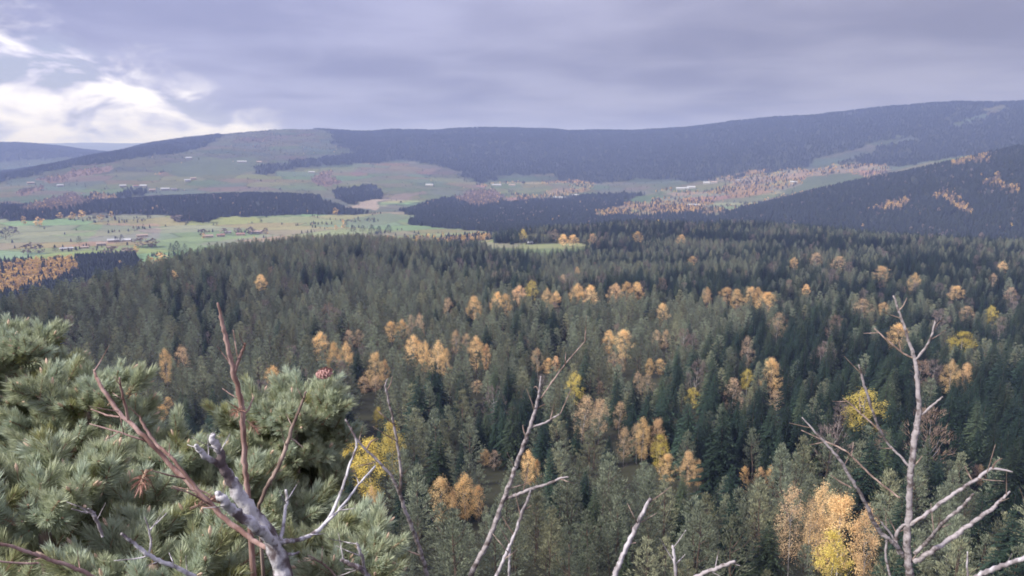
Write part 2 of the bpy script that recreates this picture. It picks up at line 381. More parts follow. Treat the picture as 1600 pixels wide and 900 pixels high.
base = {FLOOR: (0.045, 0.045, 0.028), CONIF: (0.040, 0.045, 0.032), PASTURE: (0.172, 0.196, 0.112), GREEN: (0.135, 0.162, 0.098), TANF: (0.195, 0.180, 0.135),
        HEATH: (0.095, 0.105, 0.075), BAREW: (0.16, 0.11, 0.09), GOLDW: (0.14, 0.10, 0.06), TRACK: (0.26, 0.21, 0.165), MIXW: (0.17, 0.15, 0.10)}
colr = np.zeros(H.shape+(3,))
for k_, v in base.items(): colr[cov == k_] = v
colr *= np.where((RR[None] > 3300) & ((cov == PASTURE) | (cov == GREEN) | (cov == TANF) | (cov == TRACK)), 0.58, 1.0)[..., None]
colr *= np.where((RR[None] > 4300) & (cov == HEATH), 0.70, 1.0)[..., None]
fieldy = (cov == PASTURE) | (cov == HEATH) | (cov == MIXW) | (cov == TANF)
tint = np.stack([0.80+0.50*PLOT, 0.86+0.28*((PLOT*7.3) % 1), 0.75+0.45*((PLOT*3.7) % 1)], -1)
colr = np.where(fieldy[..., None], colr*tint, colr)
nz = fbm(GX, GY, 60, 71, 4, 0.6)[..., None]; nz2 = fbm(GX, GY, 300, 75)[..., None]
colr *= 0.75+0.35*nz+0.30*nz2-0.06
hedge = fieldy & (EDGE < 5.0) & (RR[None] > 1300)
colr[hedge] *= 0.62

verts = np.stack([GX, GY, H], -1).reshape(-1, 3)
ia = np.arange(NA); ib = (ia+1) % NA
j = np.arange(NR-1)
A, B = ia[:, None]*NR+j[None], ib[:, None]*NR+j[None]
quads = np.stack([A, A+1, B+1, B], -1).reshape(-1, 4)
gme = bpy.data.meshes.new('ground')
nv = len(verts)
verts = np.concatenate([verts, [[0, 0, -1.6]]])
tris = np.stack([np.full(NA, nv), ia*NR, ib*NR], -1)
gme.vertices.add(nv+1); gme.vertices.foreach_set('co', verts.ravel())
nl = quads.size+tris.size
gme.loops.add(nl); gme.loops.foreach_set('vertex_index', np.concatenate([quads.ravel(), tris.ravel()]).astype(np.int32))
gme.polygons.add(len(quads)+len(tris))
gme.polygons.foreach_set('loop_start', np.concatenate([np.arange(len(quads))*4, quads.size+np.arange(len(tris))*3]).astype(np.int32))
gme.polygons.foreach_set('use_smooth', np.ones(len(quads)+len(tris), bool))
gme.update(calc_edges=True); gme.validate()
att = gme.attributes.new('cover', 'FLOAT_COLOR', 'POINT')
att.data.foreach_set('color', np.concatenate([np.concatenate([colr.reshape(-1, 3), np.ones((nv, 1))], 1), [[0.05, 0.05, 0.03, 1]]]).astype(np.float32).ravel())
gmat, t = new_mat('ground_cover')
c = t.n('ShaderNodeAttribute', attribute_name='cover').outputs['Color']
pos = t.n('ShaderNodeNewGeometry').outputs['Position']
n1 = t.n('ShaderNodeTexNoise', ins={'Vector': pos, 'Scale': 0.06, 'Detail': 6.0, 'Roughness': 0.65}).outputs[0]
f = t.m('ADD', 0.65, t.m('MULTIPLY', n1, 0.7))
c = t.mix(1.0, c, t.n('ShaderNodeCombineXYZ', ins={0: f, 1: f, 2: f}).outputs[0], 'MULTIPLY')
finish(t, c, 0.95, spec=0.05)
gme.materials.append(gmat)
go = bpy.data.objects.new('ground', gme); COL.objects.link(go); go['kind'] = 'structure'
go['label'] = 'valley and hills of pasture and forest floor'

# what of the ground (plus trees on it) can be seen from about here
EL = H/RR[None]
prev = np.maximum.accumulate(np.concatenate([np.full((NA, 1), -9.0), EL[:, :-1]], 1), 1)
SEEN = (H+16)/RR[None] > prev-0.004

# ------------------------------------------------------------------ tree shapes (unit: metres, built once, shared)
def tube(path, radii, sides=6, cap=True, rough=0.0, rn=None):
    """tapered tube along a path -> verts, faces"""
    P = [Vector(p) for p in path]; V, Fc = [], []
    up = None
    for i, p in enumerate(P):
        tan = (P[min(i+1, len(P)-1)]-P[max(i-1, 0)]).normalized()
        if up is None:
            up = tan.orthogonal().normalized()
        up = (up - tan*up.dot(tan)).normalized(); sd_ = tan.cross(up)
        for k in range(sides):
            a = 2*math.pi*k/sides
            V.append(p + (up*math.cos(a)+sd_*math.sin(a))*radii[i]*(1+(rn.uniform(-rough, rough) if rough else 0)))
    n = sides
    for i in range(len(P)-1):
        for k in range(n):
            Fc.append((i*n+k, i*n+(k+1) % n, (i+1)*n+(k+1) % n, (i+1)*n+k))
    if cap: Fc.append(tuple(range((len(P)-1)*n, len(P)*n)))
    return V, Fc
class MB:
    def __init__(s): s.v, s.f, s.m = [], [], []
    def add(s, vf, mi=0):
        o = len(s.v); s.v += list(vf[0]); s.f += [tuple(i+o for i in f) for f in vf[1]]; s.m += [mi]*len(vf[1])
    def tri(s, a, b, c, mi=0):
        o = len(s.v); s.v += [a, b, c]; s.f.append((o, o+1, o+2)); s.m.append(mi)
    def quad(s, a, b, c, d, mi=0):
        o = len(s.v); s.v += [a, b, c, d]; s.f.append((o, o+1, o+2, o+3)); s.m.append(mi)
    def mesh(s, name, mats, smooth=False):
        me = bpy.data.meshes.new(name); me.from_pydata([tuple(v) for v in s.v], [], s.f)
        for m in (mats if isinstance(mats, (list, tuple)) else [mats]): me.materials.append(m)
        me.polygons.foreach_set('material_index', s.m)
        if smooth: me.polygons.foreach_set('use_smooth', [True]*len(s.f))
        me.update(); return me
def rv(rn, s=1.0):
    while True:
        v = Vector((rn.uniform(-1, 1), rn.uniform(-1, 1), rn.uniform(-1, 1)))
        if 0.05 < v.length < 1: return v.normalized()*s
def spray(mb, p, d, length, width, rn, n=3):
    """a few narrow needle sprays fanning out of p along d"""
    for _ in range(n):
        dd = (d + rv(rn, 0.45)).normalized(); sd_ = dd.cross(rv(rn)).normalized()
        L = length*rn.uniform(0.7, 1.15); w = width*rn.uniform(0.7, 1.2)
        mb.quad(p-dd*0.05*L, p+dd*0.5*L+sd_*w, p+dd*L, p+dd*0.5*L-sd_*w)

def spruce_crown(rn, Ht, full=1.0):
    mb = MB(); z = 0.09*Ht; Rm = 0.185*Ht*full
    while z < 0.985*Ht:
        u = z/Ht
        rad = Rm*((1-u)**0.80)*(0.65+0.35*min(1, (u-0.05)/0.15))*rn.uniform(0.9, 1.1)+0.12
        n = max(4, int(5+5*(1-u)))
        a0 = rn.uniform(0, 7)
        for k in range(n):
            a = a0+2*math.pi*k/n+rn.uniform(-0.25, 0.25)
            L = rad*rn.uniform(0.72, 1.18)
            out = Vector((math.cos(a), math.sin(a), 0))
            droop = -0.10-0.42*(1-u)+rn.uniform(-0.1, 0.1)
            p0 = Vector((0, 0, z+0.15*L))
            side = Vector((-out.y, out.x, 0))
            # main spray: flat bough drooping, then side sprays
            for f_ in (0.30, 0.55, 0.80, 1.0):
                p = p0+out*(L*f_)+Vector((0, 0, droop*L*f_*f_))
                w = L*0.30*(1.15-f_*0.6)+0.08
                dn = Vector((0, 0, droop*f_*1.2))
                for s_ in (-1, 1):
                    tip = p+side*(s_*w)+out*(w*0.75)+dn*w+rv(rn, 0.10)
                    mb.tri(p-out*0.22*L, p+out*0.08*L+rv(rn, 0.05), tip)
            p = p0+out*L+Vector((0, 0, droop*L))
            mb.tri(p-out*0.3*L+side*0.08, p-out*0.3*L-side*0.08, p+out*0.22+Vector((0, 0, 0.02)))
        z += Ht*0.034*(0.6+0.55*(1-u))*rn.uniform(0.85, 1.15)
    spray(mb, Vector((0, 0, Ht*0.95)), Vector((0, 0, 1)), 0.06*Ht, 0.12, rn, 4)
    return mb
def pine_crown(rn, Ht, rounded=0.5):
    """plumes of needles on rising boughs round an irregular dome"""
    mb = MB(); tiers = rn.randint(9, 11); boughs = []
    for k in range(tiers):
        n = rn.randint(4, 6) if k < tiers-2 else 3; a0 = rn.uniform(0, 6.28)
        boughs += [(0.20+0.76*((k+rn.uniform(-0.12, 0.12))/(tiers-0.6)), a0+6.283*q/n+rn.uniform(-0.3, 0.3)) for q in range(n)]
    for u, a in boughs:
        u = max(0.19, u)
        prof = (1-min(1, max(0, (u-0.19)/0.81))**(0.85+1.1*rounded))**0.9
        rad = Ht*0.225*prof*rn.uniform(0.62, 1.15)+0.15
        out = Vector((math.cos(a), math.sin(a), 0)); rise = 0.30+0.75*u
        tip = Vector((0, 0, u*Ht))+out*rad+Vector((0, 0, 0.25*rad))
        d = (out*(1.1-0.8*u)+Vector((0, 0, rise))).normalized()
        for q in range(4):
            c_ = tip - out*rad*0.62*(q/4.0) + rv(rn, 0.22)+Vector((0, 0, -0.10*q*rad))
            for _ in range(13):
                p = c_+Vector((rn.gauss(0, .23), rn.gauss(0, .23), rn.gauss(0, .15)))
                spray(mb, p, (d+rv(rn, 0.30)).normalized(), 0.50, 0.048, rn, 1)
    for _ in range(16):
        spray(mb, Vector((rn.gauss(0, .2), rn.gauss(0, .2), Ht*rn.uniform(0.92, 0.99))), Vector((0, 0, 1)), 0.6, 0.08, rn, 1)
    return mb
def leaf_crown(rn, Ht, wide, leaves=72, size=0.125, lo=0.22):
    mb = MB(); n = 78
    for i in range(n):
        u = rn.random()**0.85
        z = Ht*(lo+(1.0-lo)*u)
        prof = math.sin(math.pi*min(1, 0.14+0.84*u))**0.7
        a = rn.uniform(0, 6.28); rad = Ht*wide*prof*math.sqrt(rn.random())
        c_ = Vector((math.cos(a)*rad, math.sin(a)*rad, z-0.03*Ht))
        for _ in range(leaves):
            p = c_+Vector((rn.gauss(0, .36), rn.gauss(0, .36), rn.gauss(0, .42)))*(Ht/14)
            d = rv(rn); e = d.cross(rv(rn)).normalized(); s_ = size*rn.uniform(0.6, 1.25)*(Ht/14)**0.5
            mb.quad(p, p+(d+e)*s_*0.6, p+d*s_*1.3, p+(d-e)*s_*0.6)
    return mb
def twig_crown(rn, Ht, wide):
    mb = MB()
    for i in range(110):
        u = rn.random(); z = Ht*(0.30+0.62*u)
        prof = math.sin(math.pi*min(1, 0.18+0.74*u))**0.8
        a = rn.uniform(0, 6.28); rad = Ht*wide*prof*math.sqrt(rn.random())
        out = Vector((math.cos(a), math.sin(a), 0)); c_ = out*rad+Vector((0, 0, z))
        d0 = (out*0.55+Vector((0, 0, 0.9))).normalized()
        for _ in range(9):
            p = c_+rv(rn, 0.35); d = (d0+rv(rn, 0.5)).normalized(); e = d.cross(rv(rn)).normalized()
            L = rn.uniform(0.5, 1.2)
            mb.tri(p-e*0.035, p+e*0.035, p+d*L)
    return mb
def trunk_mesh(rn, Ht, r0, top=0.9, limbs=0, wide=0.2):
    mb = MB(); bend = rv(rn, 0.02*Ht); bend.z = 0
    path = [Vector((0, 0, -0.6))]+[Vector((0, 0, Ht*top*k/5))+bend*math.sin(k*1.2) for k in range(1, 6)]
    path[0] = Vector((0, 0, -0.6))
    mb.add(tube(path, [r0*(1-0.17*k) for k in range(6)], 6))
    for _ in range(limbs):
        z = Ht*rn.uniform(0.28, 0.7); a = rn.uniform(0, 6.28); L = Ht*wide*rn.uniform(0.6, 1.0)
        o = Vector((math.cos(a), math.sin(a), 0)); p0 = Vector((0, 0, z))
        mb.add(tube([p0, p0+o*L*0.5+Vector((0, 0, L*0.5)), p0+o*L*0.9+Vector((0, 0, L*1.2))], [r0*0.4, r0*0.26, r0*0.08], 4))
    return mb

PROTO = {}                                             # kind -> list of (trunk mesh, crown mesh, height)
def add_proto(kind, n, crown, mat, Ht, r0, tmat, **kw):
    PROTO[kind] = []
    for i in range(n):
        rn = random.Random(hash(kind) % 1 + i*97 + sum(map(ord, kind)))
        cm = crown(rn, i).mesh('crown', mat); tm = trunk_mesh(rn, Ht, r0, **kw).mesh('trunk', tmat)
        PROTO[kind].append((tm, cm, Ht))
add_proto('spruce', 5, lambda rn, i: spruce_crown(rn, 18.0, 0.9+0.1*i), M['spruce'], 18.0, 0.20, M['trunk'])
add_proto('pine', 6, lambda rn, i: pine_crown(rn, 14.0, 0.02+0.09*i), M['pine'], 14.0, 0.17, M['trunk'], top=0.85, limbs=5)
add_proto('gold', 4, lambda rn, i: leaf_crown(rn, 14.0, 0.19+0.02*i), M['gold'], 14.0, 0.13, M['birchbark'], top=0.9, limbs=6)
add_proto('lemon', 3, lambda rn, i: leaf_crown(rn, 14.0, 0.20+0.02*i), M['lemon'], 14.0, 0.13, M['birchbark'], top=0.9, limbs=6)
add_proto('tan', 4, lambda rn, i: leaf_crown(rn, 14.0, 0.19+0.02*i, leaves=44), M['tan'], 14.0, 0.13, M['birchbark'], top=0.9, limbs=8)
add_proto('bare', 4, lambda rn, i: twig_crown(rn, 13.0, 0.20+0.015*i), M['bare'], 13.0, 0.13, M['birchbark'], top=0.8, limbs=8)
def far_conifer(rn, i):
    mb = MB(); Ht = 14.0
    for k in range(7):
        u = k/7; rad = 3.3*(1-u)**0.75+0.25; n = 7
        for q in range(n):
            a = 6.283*(q+rn.random()*0.7)/n; o = Vector((math.cos(a), math.sin(a), 0)); s_ = Vector((-o.y, o.x, 0))
            z = Ht*(0.12+0.80*u)
            mb.tri(Vector((0, 0, z+0.22*Ht)), o*rad*rn.uniform(0.75, 1.15)+s_*rad*0.55+Vector((0, 0, z)), o*rad*rn.uniform(0.75, 1.15)-s_*rad*0.55+Vector((0, 0, z-0.3)))
    return mb
def far_leafy(rn, i):
    mb = MB()
    for k in range(46):
        a = rn.uniform(0, 6.28); u = rn.random(); rad = 3.6*math.sin(math.pi*(0.12+0.8*u))**0.7*math.sqrt(rn.random())
        p = Vector((math.cos(a)*rad, math.sin(a)*rad, 2.0+8.5*u)); d = rv(rn); e = d.cross(rv(rn)).normalized()
        s_ = rn.uniform(0.7, 1.4)
        mb.quad(p-d*s_, p+e*s_*0.8, p+d*s_, p-e*s_*0.8)
    return mb
add_proto('dark_pine', 3, lambda rn, i: pine_crown(rn, 14.0, 0.8), M['far_conifer'], 14.0, 0.17, M['trunk'], top=0.85, limbs=5)
add_proto('far_conifer', 4, far_conifer, M['far_conifer'], 14.0, 0.2, M['trunk'], top=0.6)
add_proto('far_gold', 3, far_leafy, M['far_gold'], 11.0, 0.15, M['birchbark'], top=0.7)
add_proto('far_bare', 3, far_leafy, M['far_bare'], 11.0, 0.15, M['birchbark'], top=0.7)

# one collection of whole-tree prototypes per kind for the woods that go on past counting (not in the scene itself)
PCOL = {}
for kind, lst in PROTO.items():
    pc = bpy.data.collections.new('prototypes_'+kind); PCOL[kind] = pc
    for i, (tm, cm, Ht) in enumerate(lst):
        me = bpy.data.meshes.new(kind)
        vs, fs, mi = [], [], []
        for k_, src in enumerate((tm, cm)):
            o = len(vs); vs += [v.co[:] for v in src.vertices]; fs += [tuple(x+o for x in p.vertices) for p in src.polygons]; mi += [k_]*len(src.polygons)
        me.from_pydata(vs, [], fs); me.materials.append(tm.materials[0]); me.materials.append(cm.materials[0])
        me.polygons.foreach_set('material_index', mi); me.update()
        pc.objects.link(bpy.data.objects.new(f'{kind}_{i}', me))

def scatter(name, pts, scl, rot, idx, pcol, label, parent=None, euler=None):
    """ONE object of kind stuff: points that carry instances of the prototypes"""
    me = bpy.data.meshes.new(name); n = len(pts)
    me.vertices.add(n); me.vertices.foreach_set('co', np.asarray(pts, np.float32).ravel())
    a = me.attributes.new('scl', 'FLOAT_VECTOR', 'POINT'); a.data.foreach_set('vector', np.asarray(scl, np.float32).ravel())
    a = me.attributes.new('rot', 'FLOAT_VECTOR', 'POINT')
    if euler is None: euler = np.stack([np.zeros(n), np.zeros(n), rot], -1)
    a.data.foreach_set('vector', np.asarray(euler, np.float32).ravel())
    a = me.attributes.new('idx', 'INT', 'POINT'); a.data.foreach_set('value', np.asarray(idx, np.int32))
    o = bpy.data.objects.new(name, me); COL.objects.link(o)
    if parent: o.parent = parent
    ng = bpy.data.node_groups.new(name+'_nodes', 'GeometryNodeTree')
    ng.interface.new_socket('Geometry', in_out='INPUT', socket_type='NodeSocketGeometry')
    ng.interface.new_socket('Geometry', in_out='OUTPUT', socket_type='NodeSocketGeometry')
    t = NT(ng)
    gi, go_ = t.n('NodeGroupInput'), t.n('NodeGroupOutput')
    ci = t.n('GeometryNodeCollectionInfo', transform_space='ORIGINAL')
    ci.inputs[0].default_value = pcol; ci.inputs[1].default_value = True; ci.inputs[2].default_value = True
    def at(nm, ty): return t.n('GeometryNodeInputNamedAttribute', data_type=ty, ins={0: nm}).outputs[0]
    er = t.n('FunctionNodeEulerToRotation', ins={0: at('rot', 'FLOAT_VECTOR')}).outputs[0]
    ip = t.n('GeometryNodeInstanceOnPoints', ins={'Points': gi.outputs[0], 'Instance': ci.outputs[0], 'Pick Instance': True,
             'Instance Index': at('idx', 'INT'), 'Rotation': er, 'Scale': at('scl', 'FLOAT_VECTOR')})
    t.link(ip.outputs[0], go_.inputs[0])
    md = o.modifiers.new('scatter', 'NODES'); md.node_group = ng
    o['kind'] = 'stuff'; o['label'] = label
    return o

# ------------------------------------------------------------------ autumn trees of the near wood, each at its place: (px, py, width, height, kind)
CLUST = [
 ('left-centre gold clump', [(500, 540, 26, 38, 'gold'), (531, 557, 38, 44, 'gold'), (552, 528, 30, 24, 'tan'), (589, 575, 34, 45, 'gold'), (578, 598, 36, 22, 'tan')]),
 ('big centre gold clump', [(620, 517, 32, 30, 'gold'), (650, 510, 28, 34, 'tan'), (650, 548, 42, 54, 'gold'), (687, 558, 36, 52, 'gold'), (720, 533, 34, 34, 'tan'), (748, 550, 36, 46, 'gold')]),
 ('upper centre gold row', [(700, 480, 18, 28, 'tan'), (742, 480, 26, 34, 'gold'), (783, 472, 32, 32, 'gold'), (812, 462, 24, 28, 'gold'), (830, 453, 18, 44, 'lemon'), (862, 464, 28, 24, 'gold'), (912, 458, 40, 34, 'gold'), (968, 457, 38, 40, 'gold'), (995, 456, 24, 50, 'gold')]),
 ('upper right gold row', [(1105, 465, 16, 28, 'gold'), (1142, 463, 36, 40, 'gold'), (1180, 462, 30, 36, 'gold'), (1198, 472, 30, 46, 'gold'), (1215, 507, 24, 52, 'tan')]),
 ('right-centre gold trio', [(950, 533, 22, 30, 'gold'), (975, 537, 28, 52, 'gold'), (965, 565, 28, 28, 'tan')]),
 ('scattered central gold', [(1037, 492, 18, 32, 'gold'), (1035, 530, 26, 26, 'tan'), (1072, 532, 32, 50, 'bare'), (1015, 572, 16, 22, 'gold'), (1031, 572, 16, 20, 'gold'), (1005, 596, 30, 28, 'tan'), (1082, 620, 20, 28, 'lemon')]),
 ('descending gold line', [(1168, 550, 20, 50, 'tan'), (1168, 592, 20, 28, 'lemon'), (1145, 620, 28, 50, 'tan'), (1207, 585, 28, 44, 'gold'), (1215, 622, 22, 26, 'tan')]),
 ('gold by white stem', [(840, 562, 22, 34, 'tan'), (862, 570, 26, 20, 'gold'), (897, 605, 24, 44, 'lemon'), (938, 605, 12, 18, 'tan'), (745, 603, 20, 18, 'tan'), (828, 730, 36, 48, 'gold'), (756, 713, 22, 22, 'gold'), (772, 716, 20, 24, 'tan')]),
 ('faded lower-centre clump', [(922, 652, 56, 60, 'tan'), (968, 648, 22, 38, 'tan'), (985, 690, 42, 44, 'tan'), (1016, 682, 46, 52, 'gold'), (1032, 702, 28, 46, 'lemon'), (1042, 730, 26, 42, 'gold'), (1080, 730, 38, 48, 'gold')]),
 ('gold pair among spruces', [(1162, 747, 16, 34, 'gold'), (1195, 745, 28, 32, 'gold')]),
 ('yellow thicket', [(538, 722, 56, 100, 'lemon'), (580, 728, 62, 124, 'lemon'), (612, 700, 44, 80, 'lemon'), (590, 652, 20, 30, 'lemon'), (584, 780, 34, 44, 'gold')]),
 ('pale gold pair', [(692, 780, 48, 70, 'gold'), (732, 772, 52, 66, 'gold')]),
 ('big lower-right gold clump', [(1245, 815, 62, 130, 'tan'), (1282, 810, 58, 110, 'gold'), (1325, 832, 92, 140, 'gold'), (1300, 880, 60, 90, 'lemon')]),
 ('gold behind bare sapling', [(1352, 640, 52, 60, 'lemon'), (1502, 538, 54, 48, 'lemon'), (1495, 587, 38, 38, 'gold'), (1402, 525, 28, 36, 'gold'), (1450, 585, 44, 44, 'bare'), (1530, 740, 26, 26, 'tan')]),
 ('far-right gold crowns', [(1347, 482, 24, 24, 'tan'), (1380, 482, 16, 16, 'gold'), (1495, 457, 18, 16, 'gold'), (1510, 490, 18, 18, 'tan'), (1550, 492, 14, 22, 'lemon'), (1580, 460, 14, 16, 'tan'), (1240, 412, 13, 16, 'gold'), (1275, 405, 19, 20, 'tan'), (1310, 412, 19, 22, 'tan'), (1378, 427, 20, 18, 'gold'), (1428, 440, 15, 22, 'gold'), (1552, 437, 11, 15, 'tan'), (1567, 417, 11, 12, 'gold'), (1260, 453, 13, 15, 'gold')]),
 ('gold by the clearing', [(817, 366, 11, 18, 'lemon'), (880, 374, 24, 22, 'gold'), (896, 375, 18, 19, 'gold'), (925, 373, 12, 22, 'gold'), (868, 366, 12, 14, 'tan'), (997, 370, 14, 20, 'gold'), (1065, 375, 15, 20, 'gold'), (1082, 407, 13, 12, 'gold'), (902, 425, 9, 14, 'gold'), (880, 435, 11, 12, 'tan')]),
 ('left wood gold', [(408, 441, 19, 20, 'gold'), (272, 430, 10, 12, 'gold'), (260, 570, 20, 42, 'gold'), (287, 559, 22, 34, 'tan'), (200, 622, 34, 28, 'gold'), (250, 645, 24, 22, 'gold'), (262, 628, 18, 14, 'gold'), (424, 588, 24, 28, 'gold')]),
]
ORD = ['first', 'second', 'third', 'fourth', 'fifth', 'sixth', 'seventh', 'eighth', 'ninth', 'tenth', 'eleventh', 'twelfth', 'thirteenth', 'fourteenth', 'fifteenth', 'sixteenth', 'seventeenth', 'eighteenth', 'nineteenth', 'twentieth', 'twenty-first', 'twenty-second', 'twenty-third', 'twenty-fourth', 'twenty-fifth', 'twenty-sixth', 'twenty-seventh', 'twenty-eighth', 'twenty-ninth', 'thirtieth']
NAMEK = {'gold': ('golden_birch', 'golden birch'), 'lemon': ('yellow_birch', 'yellow birch'), 'tan': ('faded_birch', 'thinning tan birch'), 'bare': ('bare_birch', 'leafless brown birch')}
def place_tree(name, kind, x, y, z, sc, rz, label, cat, group, rn):
    tm, cm, Ht = rn.choice(PROTO[kind])
    e = empty(name, (x, y, z), rz, sc); tag(e, label, cat, group); e.rotation_euler = (rn.gauss(0, .03), rn.gauss(0, .03), rz)
    for nm, me in (('trunk', tm), ('crown', cm)):
        o = bpy.data.objects.new(nm, me); COL.objects.link(o); o.parent = e
    return e
autumn = []                                             # px, py, w, h, r
LAND = []
for cname, lst in CLUST:
    new = []
    for q in lst:                                       # wide crowns are drifts of two or three trees
        px, py, w, h, kind = q
        if w > 24 and w > 0.82*h and kind != 'lemon':
            new += [(px-0.24*w, py+1, 0.60*w, h*R.uniform(0.95, 1.15), kind), (px+0.24*w, py+R.uniform(-3, 4), 0.56*w, h*R.uniform(0.85, 1.05), kind)]
        elif w > 30 and kind != 'lemon': new += [(px-0.12*w, py, 0.72*w, h, kind), (px+0.30*w, py+0.14*h, 0.46*w, h*0.75, kind)]
        else: new.append(q)
    lst = new
    order = sorted(range(len(lst)), key=lambda i: (lst[i][0], lst[i][1]))
    LAND.append((cname, np.mean([q[0] for q in lst]), np.mean([q[1] for q in lst])))
    for rank, i in enumerate(order):
        px, py, w, h, kind = lst[i]
        Hof = lambda r: np.clip(1.50*h*r/F, 4.0, 23.0)
        x, y, r = hit(px, py, lambda r: 0.60*Hof(r))
        Ht = float(Hof(r)); wm = w*r/F
        base_h = 13.0 if kind == 'bare' else 14.0; sz = Ht/base_h; sx = min(max(1.2*wm/(base_h*0.46), 0.6*sz), 2.0*sz)
        if 800 < px < 930 and py < 380 and r > 1500: r = r
        label = f'{NAMEK[kind][1]}, {ORD[rank]} from the left in the {cname}'
        nm = NAMEK[kind][0]
        place_tree(nm, kind, x, y, float(ground(x, y))-0.2, (sx, sx, sz), R.uniform(0, 6.28), label, 'tree', cname, R)
        autumn.append((px, py, w, h, r, x, y))
autumn = np.array(autumn)

# ------------------------------------------------------------------ the near conifer wood
s_ = 7.3
n_ = int(1750/s_)
gx, gy = np.meshgrid(np.arange(-n_, n_+1), np.arange(0, n_+1))
x = (gx+rng.uniform(-0.42, 0.42, gx.shape))*s_; y = (gy+rng.uniform(-0.42, 0.42, gx.shape))*s_
x, y = x.ravel(), y.ravel(); r = np.hypot(x, y); a = np.arctan2(x, y)
k = (np.abs(a) < math.radians(40)) & (r > 118) & (r < 1720); x, y, r, a = x[k], y[k], r[k], a[k]
def cell(x, y):
    a = np.arctan2(x, y); r = np.hypot(x, y)
    i = np.clip(np.round((a-az_in[0])/(az_in[1]-az_in[0])), 0, NIN-1).astype(int)
    j = np.clip(np.round(np.interp(np.log(r), LR, np.arange(NR))), 0, NR-1).astype(int)
    return i, j
ci, cj = cell(x, y)
wood = (cov[ci, cj] == FLOOR) & SEEN[ci, cj] & (r < near_edge[ci]*1.06)
x, y, r, a = x[wood], y[wood], r[wood], a[wood]; z = ground(x, y)
sp_field = fbm(x, y, 90, 101, 3)*0.5+fbm(x, y, 14, 107, 2)*0.3+0.2*rng.random(len(x))
bias = 0.585-0.095*np.clip((np.degrees(a)+2)/22, -0.7, 1)+0.05*(r < 260)-0.02
is_sp = sp_field > bias
hgt = np.where(is_sp, rng.uniform(13, 31, len(x)), rng.uniform(12, 24, len(x)))*(0.82+0.36*fbm(x, y, 60, 113, 3))
hgt *= np.interp(r, [450, 1050], [1.0, 0.70])
hgt *= np.clip(0.74+(r-110)/260, 0.74, 1.0)
keep = rng.random(len(x)) < np.where(fbm(x, y, 40, 131, 2) > 0.66, 0.5, np.where(is_sp, 0.80, 0.90))
topx, topy = project(x, y, z+hgt); _, basey = project(x, y, z)
hpx = basey-topy
# leave the autumn trees their light: nothing right in front of a crown the photograph shows
for px, py, w, h, rg, xg, yg in autumn:
    front_of = (r < rg+4) & (r > rg*0.55) & (np.abs(topx-px) < w*0.42+hpx*0.13) & (topy < py-h*0.08) & (basey > py-h*0.5)
    keep &= ~front_of & (np.hypot(x-xg, y-yg) > 3.2)
x, y, r, z, hgt, is_sp, topx, topy, hpx = (q[keep] for q in (x, y, r, z, hgt, is_sp, topx, topy, hpx))
bare = (rng.random(len(x)) < 0.012+0.05*(fbm(x, y, 70, 141, 2) > 0.62)) & (r > 230)
kinds = np.where(bare, 2, np.where(is_sp, 1, 0))
inframe = (topx > -10) & (topx < 1610) & (topy < 893) & ~((topx < 620) & (topy > 690)) & ~((topx < 150) & (topy > 560))
tone = ('slim', 'broad')
CONE = {0: ('pine_tree', 'pine', 'grey-green pine', 14.0), 1: ('spruce_tree', 'spruce', 'dark spruce', 18.0), 2: ('bare_tree', 'bare', 'leafless tree', 13.0)}
lx = np.array([q[1] for q in LAND]); ly = np.array([q[2] for q in LAND])
for kd, (oname, proto, desc, H0) in CONE.items():
    sel = np.where(kinds == kd)[0]
    big = sel[inframe[sel]]; big = big[np.argsort(-hpx[big])][:300]
    labs = {}
    for i in big:
        d_ = np.hypot((lx-topx[i]), (ly-topy[i])*1.2); q = int(np.argmin(d_)); dx, dy = topx[i]-lx[q], topy[i]-ly[q]
        rel_ = ('in front of' if dy > 0 else 'behind') if abs(dy) > 0.8*abs(dx) else ('right of' if dx > 0 else 'left of')
        size = 'tall' if hgt[i]/H0 > 1.0 else 'mid-sized' if hgt[i]/H0 > 0.82 else 'short'
        wf = R.uniform(0.9, 1.2); shape = 'slim' if wf < 1.05 else 'broad'
        labs.setdefault((f'{size} {shape} {desc}', f'{rel_} the {LAND[q][0]}'), []).append((topx[i], i, wf))
    for (a_, b_), lst in labs.items():
        lst.sort()
        for k_, (tx_, i, wf) in enumerate(lst):
            lab = f"{a_} {b_}" if len(lst) == 1 else f'{ORD[k_] if k_ < 30 else "last"} {a_} from left, {b_}'
            s0 = hgt[i]/H0; wd = s0*wf
            place_tree(oname, proto, x[i], y[i], z[i]-0.1, (wd, wd, s0), R.uniform(0, 6.28), lab, 'tree', f'{desc}s {b_}', R)
    rest = np.setdiff1d(sel, big); s0 = hgt[rest]/H0; wd = s0*rng.uniform(0.95, 1.3, len(rest))
    scatter({0: 'pine_forest', 1: 'spruce_forest', 2: 'bare_woodland'}[kd], np.stack([x[rest], y[rest], z[rest]-0.1], -1), np.stack([wd, wd, s0], -1),
            rng.uniform(0, 6.28, len(rest)), rng.integers(0, len(PROTO[proto]), len(rest)), PCOL[proto],
            f'the rest of the {desc}s covering the slope')
print('near wood', len(x), [int((kinds == q).sum()) for q in range(3)])

